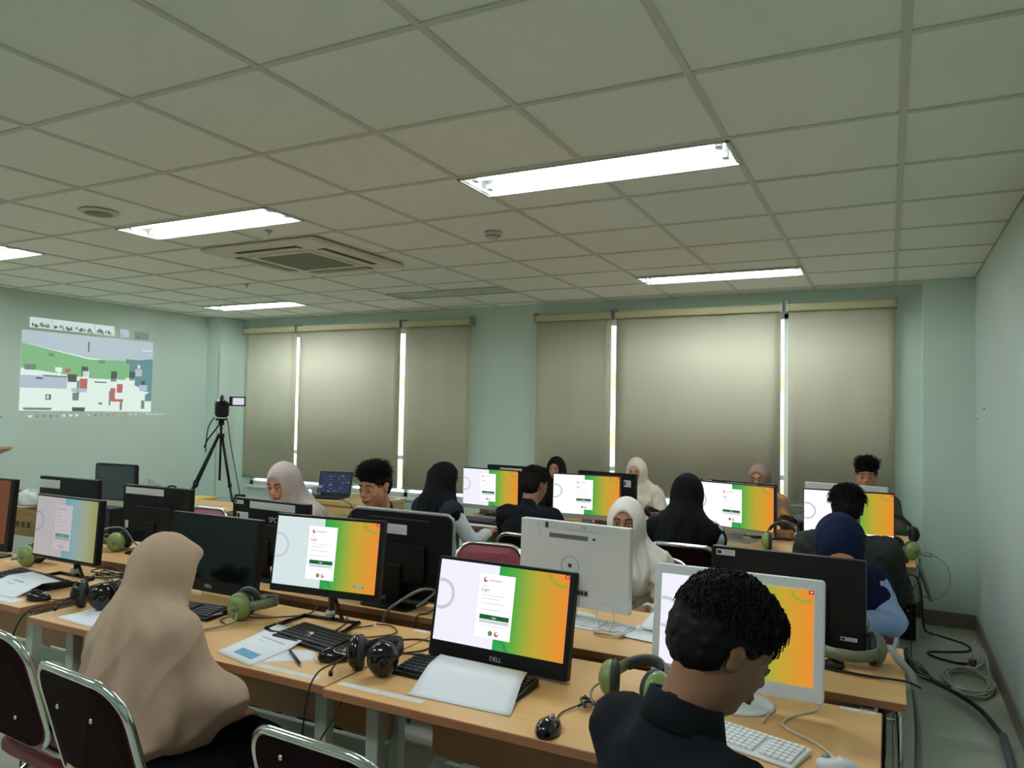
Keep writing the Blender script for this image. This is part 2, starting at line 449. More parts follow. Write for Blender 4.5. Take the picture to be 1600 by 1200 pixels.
# ---------------------------------------------------------------- ceiling fixtures
REFL = mat('white_reflector', (238, 240, 238), 0.35)
FIXW = mat('fixture_white_metal', (200, 204, 196), 0.5)
TUBEOFF = mat('unlit_glass_tube', (200, 205, 200), 0.3)
def fixture(x, y, on, label):
    t = thing('ceiling_light', label, 'ceiling light', (x - .0075, y + .01, 2.6), 0, 'recessed fluorescent ceiling lights' if on else None)
    L_, W_ = 1.215, .30
    b = MB()
    b.box(0, L_, 0, .012, -.006, .02, FIXW); b.box(0, L_, W_ - .012, W_, -.006, .02, FIXW)
    b.box(0, .012, 0, W_, -.006, .02, FIXW); b.box(L_ - .012, L_, 0, W_, -.006, .02, FIXW)
    b.build('frame', FIXW, t)
    b = MB(); e = .01
    v = [(e, e, 0), (L_ - e, e, 0), (L_ - e, W_ - e, 0), (e, W_ - e, 0), (e + .02, e + .05, .075), (L_ - e - .02, e + .05, .075), (L_ - e - .02, W_ - e - .05, .075), (e + .02, W_ - e - .05, .075)]
    f = [(0, 4, 5, 1), (1, 5, 6, 2), (2, 6, 7, 3), (3, 7, 4, 0), (4, 7, 6, 5)]
    b.add(v, f, REFL); b.build('reflector', REFL, t)
    b = MB(); b.add([(e + .05, W_ / 2 - .03, .02), (L_ - .06, W_ / 2 - .03, .02), (L_ - .06, W_ / 2 + .03, .02), (e + .05, W_ / 2 + .03, .02), (e + .05, W_ / 2 - .05, .07), (L_ - .06, W_ / 2 - .05, .07), (L_ - .06, W_ / 2 + .05, .07), (e + .05, W_ / 2 + .05, .07)],
          [(0, 1, 2, 3), (0, 4, 5, 1), (2, 6, 7, 3), (0, 3, 7, 4), (1, 5, 6, 2)], REFL); b.build('ballast_cover', REFL, t)
    for yy in (.08, W_ - .08):
        b = MB(); b.tube([(.07, yy, .025), (L_ - .07, yy, .025)], .014, 10, TUBE); o = b.build('tube', TUBE if on else TUBEOFF, t)
        for xx in (.055, L_ - .055):
            b = MB(); b.box(xx - .012, xx + .012, yy - .018, yy + .018, .005, .055, FIXW); b.build('socket', WHITEP, t)
labs = {6: 'ceiling light behind the camera over the right-hand desks', 7: 'ceiling light behind the camera over the middle desks', 8: 'ceiling light behind the camera over the left-hand desks', 0: 'lit twin-tube ceiling light nearest us, the largest and right of centre', 1: 'lit twin-tube ceiling light left of the air conditioner panel', 2: 'lit twin-tube ceiling light cut by the left edge of the photo',
        3: 'small lit ceiling light far back above the tripod corner', 4: 'lit ceiling light far back above the right window', 5: 'unlit ceiling light between the air conditioner and the far right light'}
for i, (x, y, on) in enumerate(LIGHTS):
    fixture(x, y, on, labs.get(i, 'lit twin-tube ceiling light behind the camera'))
ACM = mat('ivory_ac_plastic', (214, 212, 188), 0.45)
ACG = mat('ac_grille_grey', (150, 150, 130), 0.6)
DARK = mat('dark_slot', (52, 56, 50), 0.7)
ac = thing('air_conditioner', 'square ivory ceiling cassette air conditioner with four vents', 'air conditioner', (-3.68, 2.29, 2.6))
b = MB(); b.box(-.49, .49, -.49, .49, -.03, .0, ACM); bev(b.build('panel', ACM, ac), .02)
b = MB(); b.box(-.27, .27, -.27, .27, -.038, -.028, ACM); gf = bev(b.build('grille_frame', ACM, ac), .006)
b = MB(); b.box(-.235, .235, -.235, .235, -.0395, -.037, ACG); gr = b.build('intake_grille', ACG, ac)
for i in range(23):
    b = MB(); b.box(-.232, .232, -.226 + i * .0205, -.220 + i * .0205, -.042, -.0385, ACM); b.build('slat', ACG, gr)
for a in range(4):
    T = Matrix.Rotation(a * PI / 2, 4, 'Z')
    b = MB(); b.box(-.27, .27, .335, .40, -.033, -.029, DARK, T); b.build('vent', DARK, ac)
    b = MB(); b.box(-.26, .26, .345, .365, -.036, -.031, ACM, T); b.build('louver', ACM, ac)
sp = thing('ceiling_speaker', 'round flat ceiling speaker above the left tables', 'speaker', (-3.93, .92, 2.6))
b = MB(); b.lathe([(.0, -.012), (.07, -.012), (.095, -.006), (.1, 0)], 32, WHITEP); b.build('rim', GRID_M, sp)
b = MB(); b.cyl((0, 0, -.0135), .072, .004, 32, DARK); b.build('grille', mat('speaker_mesh', (150, 150, 132), .8, noise=.2, nscale=300), sp)
sm = thing('smoke_detector', 'small round smoke detector beneath the largest light', 'smoke detector', (-2.14, 2.18, 2.6))
b = MB(); b.lathe([(.0, -.035), (.03, -.035), (.035, -.02), (.05, -.015), (.052, 0)], 28, WHITEP); b.build('housing', GRID_M, sm)
b = MB(); b.lathe([(.036, -.026), (.044, -.022), (.044, -.018), (.036, -.016)], 28, DARK); b.build('sensor_ring', ACG, sm)
for k, (x, y, lb) in enumerate([(-3.37, 1.62, 'tiny sprinkler head beside the air conditioner panel'), (-5.0, 3.0, 'tiny sprinkler head in front of the small far left light')]):
    b = MB(); b.lathe([(.0, -.03), (.006, -.03), (.006, -.012), (.02, -.006), (.022, 0)], 12, GREYP); o = b.build('sprinkler', GREYP); o.location = (x, y, 2.6); tag(o, lb, 'sprinkler')

# ---------------------------------------------------------------- desks
def desk(x0, x1, y0, dep, label, user='-', grp='beech laminate computer desks', h=.75, rz=0.0, strip=None):
    """user side '-' means people sit at lower y"""
    cx, cy = (x0 + x1) / 2, y0 + dep / 2
    t = thing('desk', label, 'desk', (cx, cy, 0), rz if user == '-' else rz + PI, grp)
    w, d = (x1 - x0) / 2, dep / 2
    b = MB(); b.box(-w, w, -d, d, h - .025, h, WOOD)
    o = b.build('desktop', WOOD, t); o.data.materials.append(WOODE)
    for p in o.data.polygons: p.material_index = 0 if p.normal.z > .9 else 1
    bev(o, .002, 1)
    b = MB(); b.box(-w + .09, w - .09, d - .16, d - .142, h - .34, h - .03, WOODP); bev(b.build('modesty_panel', WOODP, t), .002, 1)
    for s in (-1, 1):
        xx = s * (w - .10)
        b = MB(); b.box(xx - .022, xx + .022, -d + .10, -d + .14, .02, h - .025, STEEL); b.box(xx - .022, xx + .022, d - .12, d - .08, .02, h - .025, STEEL)
        b.box(xx - .018, xx + .018, -d + .10, d - .08, h - .06, h - .026, STEEL)
        b.box(xx - .022, xx + .022, -d + .03, d - .03, .02, .05, STEEL)
        lg = bev(b.build('leg_frame', STEEL, t), .003, 1)
        b = MB(); b.box(xx - s * .022 - s * .03, xx - s * .022, d - .165, d - .16, h - .2, h - .08, STEEL)
        br = b.build('bracket', STEEL, t)
        for yy in (-d + .05, d - .05):
            b = MB(); b.cyl((xx, yy, 0), .018, .022, 12, BLACKP); b.build('foot', BLACKP, lg)
    b = MB(); b.box(-w + .12, w - .12, d - .14, d - .115, h - .42, h - .37, STEEL); bev(b.build('rail', STEEL, t), .002, 1)
    if strip:
        for (sx, sy, sw, sd) in strip:
            b = MB(); b.box(sx - sw / 2, sx + sw / 2, sy - sd / 2, sy + sd / 2, h, h + .0006, LABELP)
            st = b.build('label_strip', LABELP, t)
            b = MB(); g = text_geo('||| |||' if sw < .12 else '11', .012); T = Matrix.Translation((sx + (.02 if sw < .12 else .0), sy, h + .0009)) @ Matrix.Rotation(R(-90), 4, 'X')
            b.add(g[0], g[1], INK, T); b.build('print', INK, st)
    return t
A1 = desk(-1.478, -0.06, 0.0, .602, 'beech desk nearest us at right, with the bare desk end by the aisle', strip=[(-.55, -.244, .29, .026), (.648, .288, .085, .022)])
A2 = desk(-2.9, -1.482, 0.015, .602, 'beech desk behind the woman in the long beige hijab', strip=[(.50, -.262, .30, .026), (.66, .282, .09, .022)])
A3 = desk(-4.46, -3.045, 0.07, .602, 'beech desk at the left edge holding the pale-screened monitor')
B2 = desk(-1.42, 0.0, .705, .56, 'beech desk of the second row with the white computer turned away', '+')
B1 = desk(-2.86, -1.44, .755, .56, 'beech desk of the second row behind the big login screen at left', '+')
B0 = desk(-4.32, -2.88, .80, .56, 'beech desk of the second row at left with black monitor backs and olive headphones', '+')
C2 = desk(-1.36, 0.085, 2.885, .56, 'beech desk of the third row ending at the aisle by the green headset')
C1 = desk(-2.92, -1.38, 2.83, .56, 'beech desk of the third row by the boy in black with his back to us')
D2 = desk(-1.36, 0.085, 3.50, .56, 'beech desk of the back row before the young man under the right blind', '+')
D1 = desk(-2.92, -1.38, 3.45, .56, 'beech desk of the back row before the woman in the cream hijab', '+')
E1 = desk(-6.0, -4.5, 1.72, 1.1, 'beech desk at far left under the dark tablet-like screen')
b = MB(); b.box(-.02, .02, -.24, .24, .05, .72, WOODP)

# ---------------------------------------------------------------- displays
def login(b, w, h, y, W, CA, G, BT, TX, ring=True, win=False, zh=0.0, blue=False):
    """the login page drawn as thin layers; y steps toward the viewer (-y)"""
    X = lambda u: (u - .5) * w
    Z = lambda v: h * (1 - v)
    e = .0004
    b.quad(X(0), X(1), Z(1), Z(0), y, W)
    b.quad(X(.478), X(1), Z(1 - zh), Z(0), y - e, G)
    b.quad(X(.33), X(.606), Z(.875), Z(.11), y - 2 * e, CA)
    def ring_(cu, cv, r0, r1, m, lv, umin=0.0):
        n = 40; asp = w / h; vs = []; fs = []
        for i in range(n):
            a0, a1 = 2 * PI * i / n, 2 * PI * (i + 1) / n
            q = []
            for a, r in ((a0, r0), (a1, r0), (a1, r1), (a0, r1)):
                q.append((cu + r * math.cos(a), cv + r * asp * math.sin(a)))
            if all(umin <= p[0] <= 1 and 0 <= p[1] <= 1 for p in q):
                k = len(vs); vs += [(X(p[0]), y - lv * e, Z(p[1])) for p in q]; fs.append((k, k + 1, k + 2, k + 3))
        b.add(vs, fs, m)
    if ring:
        ring_(.035, .43, .083, .105, S_RING if W is not P_WHITE else P_TXT, 2)
        ring_(.945, -.02, .075, .10, S_OLV if W is not P_WHITE else P_GRAD, 2)
        ring_(.50, 1.02, .07, .095, S_GRN2 if W is not P_WHITE else P_GRAD, 1.6, .478)
    dsk = lambda u, v, r, m, lv=3: b.add([(X(u + r * math.cos(i * PI / 8)), y - lv * e, Z(v) + r * w * math.sin(i * PI / 8)) for i in range(16)], [tuple(range(16))], m)
    bar = lambda u0, u1, v0, v1, m, lv=3: b.quad(X(u0), X(u1), Z(v1), Z(v0), y - lv * e, m)
    mk = S_RED if W is not P_WHITE else P_TXT
    dsk(.378, .185, .016, mk); dsk(.383, .178, .009, CA, 4)
    bar(.405, .505, .18, .194, TX)
    bar(.36, .395, .255, .263, TX)
    g = text_geo('Login', .055 * h)
    b.add(g[0], g[1], S_DARK if W is not P_WHITE else P_TXT, Matrix.Translation((X(.382), y - 3 * e, Z(.305))))
    for v, u1 in ((.365, .53), (.405, .50), (.46, .53), (.535, .53)): bar(.36, u1, v, v + .006, TX)
    bar(.357, .585, .60, .655, BT)
    g = text_geo('Login', .03 * h); b.add(g[0], g[1], CA, Matrix.Translation((X(.47), y - 4 * e, Z(.627))))
    bar(.357, .585, .662, .70, S_BTN2 if W is not P_WHITE else P_TXT); bar(.445, .50, .675, .684, S_TEXT if W is not P_WHITE else P_WHITE, 4)
    bar(.37, .57, .728, .733, TX)
    g = [(X(.452) + .018 * w * math.cos(PI / 2 + 2 * PI * i / 5), y - 3 * e, Z(.815) + .018 * w * math.sin(PI / 2 + 2 * PI * i / 5)) for i in range(5)]
    b.add(g, [tuple(range(5))], mat('x', (1, 1, 1)) if False else (S_BTN if W is not P_WHITE else P_TXT))
    dsk(.452, .815, .008, S_OLV if W is not P_WHITE else P_TXT, 4)
    dsk(.50, .815, .016, mk); dsk(.504, .808, .009, CA, 4)
    if W is not P_WHITE:
        bar(.968, 1.0, 0, .045, S_RED); dsk(.985, .022, .005, CA, 4)
    if blue: bar(.80, .90, .895, .925, S_BLU); bar(.815, .885, .905, .912, S_RING, 4)
def display(name, label, cat, x, y, yaw, w, h, zb, tilt=0.0, back=False, body=BLACKP, bez=(.008, .008, .012, .008), chin=0.0, chinm=None, page=None,
            stand='foot', brand=None, rear=None, hz=.75, grp=None, thick=.03, rim=None, cr=.006, bump=True):
    """screen faces local -Y; zb is the height of its lower edge above hz"""
    t = thing(name, label, cat, (x, y, hz), yaw + (PI if back else 0), grp)
    z0 = zb - hz
    th = (tilt if back else -tilt)
    b = MB(); b.prism(rrect(w, h, cr, 4, 0, h / 2), 0, thick, body, inset=.003)
    ho = b.build('housing', body, t, (0, 0, z0), (th, 0, 0))
    ho.data.polygons.foreach_set('use_smooth', [False] * len(ho.data.polygons))
    if rim:
        b = MB(); b.tube([(p[0], thick * .5, p[1]) for p in rrect(w + .004, h + .004, cr + .01, 5, 0, h / 2)], .008, 6, rim, close=True); b.build('rim', rim, ho)
    l, r, bo, tp = bez
    sw, sh = w - l - r, h - bo - tp - chin
    b = MB()
    if page is None: b.quad(-sw / 2, sw / 2, 0, sh, 0, SCREENOFF)
    else: page(b, sw, sh, 0)
    b.build('screen', None, ho, ((l - r) / 2, -.0008, bo + chin), uvbox=(-sw / 2, sw / 2, 0, sh))
    if chin and chinm:
        b = MB(); b.prism(rrect(w, chin, .003, 2, 0, chin / 2), -.002, .004, chinm, inset=.001); b.build('chin', chinm, ho)
    if brand:
        s, size, m, bx, bz, rear_b = brand
        g = text_geo(s, size); bm_ = MB()
        T = Matrix.Translation((bx, thick + (.0235 if bump and bz < h * .6 else .0012), bz)) @ Matrix.Rotation(PI, 4, 'Z') if rear_b else Matrix.Translation((bx, -.0032, bz))
        bm_.add(g[0], g[1], m, T); bm_.build('brand_lettering', m, ho)
    if bump:
        b = MB(); b.prism(rrect(w * .55, h * .45, .02, 4, 0, h * .42), thick, thick + .022, body, inset=.006); b.build('rear_cover', body, ho)
    if rear:
        for kind, rx, rz_, rw, rh in rear:
            yb = thick + .0005 + (.022 if (bump and abs(rx) < w * .27 and h * .2 < rz_ < h * .62) else 0)
            T = Matrix.Translation((rx, yb, rz_)) @ Matrix.Rotation(PI, 4, 'Z')
            if kind == 'label' or kind == 'code':
                b = MB(); b.box(-rw / 2, rw / 2, -.0004, 0.0004, -rh / 2, rh / 2, LABELP, T); lo = b.build('label', LABELP, ho)
                b = MB()
                if kind == 'code':
                    for q in range(3): b.box(-rw * .12, rw * .4, -.0008, -.0004, rh * (.22 - .22 * q) - .001, rh * (.22 - .22 * q) + .001, FAINT, T)
                    b.box(-rw * .45, -rw * .22, -.0008, -.0004, -rh * .3, rh * .3, INK, T)
                else:
                    for q in range(2): b.box(-rw * .2, rw * .28, -.0008, -.0004, -rh * .28 - q * rh * .12, -rh * .25 - q * rh * .12, FAINT, T)
                b.build('print', None, lo)
            elif kind.startswith('text:'):
                b = MB(); g = text_geo(kind[5:], rh); b.add(g[0], g[1], INK, T @ Matrix.Translation((0, -.0012, 0))); b.build('number', INK, ho)
            elif kind == 'vent':
                b = MB(); b.box(-rw / 2, rw / 2, -.0006, .001, -rh / 2, rh / 2, GREYP, T); n = int(rw / .005)
                for q in range(n): b.box(-rw / 2 + rw * (q + .2) / n, -rw / 2 + rw * (q + .6) / n, -.0012, 0, -rh * .44, rh * .44, DARK, T)
                b.build('vent', None, ho)
            elif kind == 'ring':
                b = MB(); b.tube([(rw * math.cos(a * PI / 16), -.0005, rw * math.sin(a * PI / 16)) for a in range(32)], .0015, 4, GREYP, T, close=True); b.build('hinge_ring', GREYP, ho)
            elif kind == 'ports':
                b = MB(); b.box(-rw / 2, rw / 2, -.001, .0, -rh / 2, rh / 2, GREYP, T)
                for q in range(5): b.box(-rw * .44 + q * rw * .19, -rw * .32 + q * rw * .19, -.0022, 0, -rh * .3, rh * .3, INK, T)
                b.build('ports', None, ho)
            elif kind == 'slot':
                b = MB(); b.box(-rw / 2, rw / 2, -.0012, .001, -rh / 2, rh / 2, DARK, T); b.build('slot', DARK, ho)
    if stand == 'foot' or stand == 'round':
        m = chinm or body
        b = MB(); b.box(-.035, .035, thick + .01, thick + .03, .008, z0 + h * .4, m); bev(b.build('stand_neck', m, t), .004)
        b = MB()
        if stand == 'round': b.lathe([(.0, .0), (.105, .0), (.108, .004), (.10, .009), (.0, .011)], 36, m, Matrix.Translation((0, .03, 0)), 1.0, .85)
        else: b.prism(rrect(.24, .17, .02, 4, 0, 0), 0, .009, m, Matrix.Translation((0, .04, .009)) @ Matrix.Rotation(R(-90), 4, 'X'), inset=.002)
        b.build('stand_base', m, t)
    elif stand == 'frame':
        b = MB(); fr = [(-.14, -.13, .006), (-.12, .07, .006), (.12, .07, .006), (.14, -.13, .006)]
        for p, q in ((0, 1), (1, 2), (2, 3)):
            b.tube([fr[p], fr[q]], .008, 6, BLACKG)
        b.tube([fr[0], (-.10, -.15, .006), (.1, -.15, .006), fr[3]], .007, 6, BLACKG)
        b.build('stand_base', BLACKG, t)
        b = MB(); b.tube([(.0, .07, .008), (.0, .05, z0 + .1)], .011, 8, BLACKG); b.tube([(.05, .065, .01), (-.0, .045, z0 + .05)], .007, 6, BLACKG); b.build('stand_neck', BLACKG, t)
        b = MB(); b.cyl((0, .06, .02), .018, .02, 14, GREYP); b.build('stand_hinge', GREYP, t)
    elif stand == 'easel':
        b = MB(); b.box(-.10, .10, thick, thick + .012, 0.0, .10, body, Matrix.Rotation(th - .35, 4, 'X')); b.build('rear_leg', body, t, (0, .02, .0))
    return t
pgA = lambda b, w, h, y: login(b, w, h, y, S_WHITE, S_CARD, S_GRAD, S_BTN, S_TEXT)
pgB = lambda b, w, h, y: login(b, w, h, y, S_WHITE2, S_CARD, S_GRAD, S_BTN, S_TEXT, blue=True)
pgC = lambda b, w, h, y: login(b, w, h, y, S_CARD, S_CARD, S_GRAD, S_BTN, S_TEXT)
pgH = lambda b, w, h, y: login(b, w, h, y, S_CARD, S_CARD, S_GRAD, S_BTN, S_TEXT, zh=.18)
pgP = lambda b, w, h, y: login(b, w, h, y, P_WHITE, P_CARD, P_GRAD, P_BTN, P_TXT)
pgD = lambda b, w, h, y: b.quad(-w / 2, w / 2, 0, h, y, D_GRAD)
AIO = 'all_in_one_computer'
GL = 'computers showing the login page'
# first row
display(AIO, 'black all-in-one showing a login page above a curled white sheet, on the nearest desk', 'computer', -1.125, .368, R(-1.8), .489, .312, .760, R(10.4),
        bez=(.012, .016, .004, .010), chin=.046, page=pgA, stand='easel', brand=('DELL', .019, WHITEP, .005, .024, False))
display(AIO, 'white-framed all-in-one half hidden by the head of the young man in the black shirt', 'computer', -.426, .445, R(-.6), .460, .315, .797, R(6.8), body=WHITEP,
        bez=(.022, .026, .003, .027), chin=.036, page=pgA, stand='round', cr=.01)
display('monitor', 'black monitor with a login page and blue button, on an open frame stand', 'monitor', -1.898, .472, R(5.6), .471, .287, .856, R(6.9),
        bez=(.010, .014, .026, .010), page=pgB, stand='frame')
display(AIO, 'black all-in-one with its screen switched off beside the beige hijab', 'computer', -2.585, .56, 0, .525, .315, .769, R(5),
        bez=(.012, .014, .004, .010), chin=.046, stand='easel', brand=('DELL', .019, WHITEP, .005, .024, False))
display('monitor', 'monitor with a washed-out pale login page on the far left desk', 'monitor', -3.362, .433, R(-.6), .464, .285, .836, R(3.3),
        bez=(.006, .014, .012, .008), page=pgP, stand='frame')
display('monitor', 'monitor with a dim green and brown screen cut by the left edge', 'monitor', -4.19, .50, R(4), .50, .36, .80, R(4), bez=(.01, .024, .04, .008), page=pgD, stand='foot')
# second row, backs towards us
display(AIO, 'white all-in-one seen from behind with the number 11 on its top label', 'computer', -1.137, 1.062, R(-5.7), .477, .318, .797, R(2.0), back=True, body=WHITEP, bump=False,
        chin=.04, page=pgA, stand='round', cr=.004, thick=.035,
        rear=[('label', -.03, .300, .34, .032), ('text:11', -.045, .302, .1, .022), ('text:1r', .155, .298, .1, .016), ('slot', .118, .300, .014, .022), ('vent', .02, .262, .17, .018), ('ring', 0.01, .15, .038, .1), ('slot', .01, .153, .014, .014),
              ('ports', -.03, .055, .085, .022), ('label', .15, .268, .014, .028), ('slot', -.09, .262, .012, .008)])
display('monitor', 'wide black monitor back in front of the person in the navy headscarf', 'monitor', -.359, 1.054, R(-3.2), .500, .292, .788, R(.9), back=True, page=pgA,
        rear=[('code', .20, .272, .065, .02), ('code', -.20, .035, .05, .012)])
display(AIO, 'black all-in-one back with a rounded silver rim and grey label', 'computer', -1.846, .90, R(-.8), .51, .345, .775, R(1.3), back=True, page=pgA, rim=GREYP, cr=.03, body=BLACKP,
        chin=.03, rear=[('slot', 0.0, .318, .3, .006), ('label', .05, .275, .18, .04)])
display('monitor', 'black monitor back lettered SPC with white labels, before the grey hijab', 'monitor', -2.643, .986, R(-3.2), .502, .305, .799, 0, back=True, page=pgA, brand=('SPC', .034, LABELP, -.030, .216, True),
        rear=[('label', -.02, .278, .30, .034), ('code', .205, .284, .06, .018), ('code', .18, .22, .08, .036)])
display('monitor', 'black monitor back with a torn white strip, behind the beige hijab at left', 'monitor', -3.559, 1.086, R(1), .520, .305, .799, 0, back=True, page=pgA,
        rear=[('label', .09, .275, .30, .036), ('label', .225, .09, .025, .04)])
display('monitor', 'farthest left black monitor back with a white strip at its corner', 'monitor', -4.458, 1.176, R(1.6), .537, .31, .785, 0, back=True, page=pgA,
        rear=[('label', .17, .265, .19, .05)], hz=.75)
# third row, screens towards us
display(AIO, 'silver-chinned computer with login page, left of the boy in black at the back', 'computer', -2.708, 3.25, R(-5.4), .50, .306, .805, 0, chin=.028, chinm=GREYP, page=pgA, bez=(.005, .005, .003, .007), stand='foot')
display(AIO, 'silver-chinned computer with login page, behind the peeking white hijab', 'computer', -1.945, 3.25, R(4.6), .491, .310, .800, R(2), chin=.028, chinm=GREYP, page=pgC, bez=(.005, .005, .003, .007), stand='foot')
display(AIO, 'silver-chinned computer with login page, right of the woman in black hijab', 'computer', -.927, 3.218, R(-17), .537, .31, .802, 0, chin=.028, chinm=GREYP, page=pgC, bez=(.005, .005, .003, .007), stand='foot')
display(AIO, 'silver-chinned computer with a white band under the picture, at the aisle end', 'computer', -.266, 3.24, R(-1.5), .50, .325, .780, 0, chin=.02, chinm=GREYP, page=pgH, bez=(.005, .005, .003, .007), stand='foot')
# fourth row, backs towards us
display('monitor', 'black monitor back with white strip peeking above the leftmost back screen', 'monitor', -2.76, 3.80, R(-3.3), .53, .33, .77, 0, back=True, page=pgA, rear=[('label', .02, .295, .24, .03)])
display('monitor', 'black monitor back with a small label beside the cream hijab woman', 'monitor', -1.993, 3.85, R(-12), .52, .325, .762, 0, back=True, page=pgA, rear=[('code', -.19, .25, .06, .05)])
display('monitor', 'black monitor back rising behind the screen of the black hijab woman', 'monitor', -.98, 3.68, R(-15), .55, .325, .762, 0, back=True, page=pgA, rear=[('code', .22, .312, .07, .018), ('label', -.04, .305, .22, .022)])
display('monitor', 'white monitor back with a yellow tag at the far right window', 'monitor', -.30, 3.735, R(-10), .507, .335, .768, 0, back=True, body=WHITEP, page=pgA, rear=[])
YEL = mat('yellow_tag_paper', (216, 190, 88), .7)
b = MB(); b.box(-.045, .045, 0, .001, 0, .028, YEL); o = b.build('paper_tag', YEL); o.location = (-.315, 3.66, 1.073); o.rotation_euler = (0, 0, R(-10)); tag(o, 'yellow paper tag on the white monitor back at far right', 'tag')
# far left: big-bezel computer facing us
MACM = mat('aluminium_chin', (176, 178, 162), .4, metal=.3)
display(AIO, 'dark-screened computer with aluminium chin and rounded corners, far left', 'computer', -5.12, 1.92, R(6), .40, .31, .795, 0, bez=(.014, .014, .008, .014), chin=.042, chinm=MACM, stand='foot', cr=.02, hz=.75,
        page=lambda b, w, h, y: b.quad(-w / 2, w / 2, 0, h, y, mat('dark_reflecting_glass', (48, 60, 62), .2)))

# ---------------------------------------------------------------- keyboards, mice, headphones, paper
def keyboard(label, x, y, rz, m=BLACKP, km=KEYM, z=.75, w=.43, grp=None, thin=False):
    t = thing('keyboard', label, 'keyboard', (x, y, z), rz, grp)
    b = MB(); d = .14 if not thin else .115
    h0, h1 = (.012, .024) if not thin else (.006, .014)
    b.add([(-w / 2, -d / 2, 0), (w / 2, -d / 2, 0), (w / 2, d / 2, 0), (-w / 2, d / 2, 0), (-w / 2, -d / 2, h0), (w / 2, -d / 2, h0), (w / 2, d / 2, h1), (-w / 2, d / 2, h1)],
          [(0, 3, 2, 1), (4, 5, 6, 7), (0, 1, 5, 4), (1, 2, 6, 5), (2, 3, 7, 6), (3, 0, 4, 7)], m)
    bev(b.build('case', m, t), .003)
    b = MB(); n = 21; kw = (w - .02) / n
    for r in range(6):
        yy = -d / 2 + .014 + r * (d - .02) / 6.0; zz = h0 + (h1 - h0) * (yy + d / 2) / d
        c = 0
        while c < n:
            if c in (15, 19 - 2) and r not in (5,) and c == 15: c += 1; continue
            span = 6 if (r == 0 and c == 4) else 1
            x0 = -w / 2 + .01 + c * kw
            b.box(x0 + .0012, x0 + kw * span - .0012, yy, yy + (d - .02) / 6.0 - .003, zz, zz + .006, km)
            c += span
    k = b.build('keys', km, t); k['kind'] = 'stuff'
    return t
def mouse(label, x, y, rz, m=BLACKG, z=.75):
    t = thing('computer_mouse', label, 'mouse', (x, y, z), rz)
    prof = [(0, 0), (.9, 0.0), (1.0, .25), (.93, .55), (.7, .82), (.4, .95), (0, 1)]
    b = MB(); n = 24; v = []; f = []
    for k, (r, q) in enumerate(prof[1:]):
        for j in range(n):
            a = 2 * PI * j / n
            v.append((.031 * r * math.cos(a) * (1 - .10 * math.sin(a)), .055 * r * math.sin(a), .036 * q * (1 - .18 * math.sin(a)) + .001))
    for i in range(len(prof) - 2):
        for j in range(n): f.append((i * n + j, i * n + (j + 1) % n, (i + 1) * n + (j + 1) % n, (i + 1) * n + j))
    f.append(tuple(range(n - 1, -1, -1))); f.append(tuple(range((len(prof) - 2) * n, (len(prof) - 1) * n)))
    b.add(v, f, m, None, True); b.build('body', m, t)
    b = MB(); b.tube([(-.004, .03, .027), (.004, .03, .027)], .009, 12, GREYP); b.build('scroll_wheel', GREYP, t)
    return t
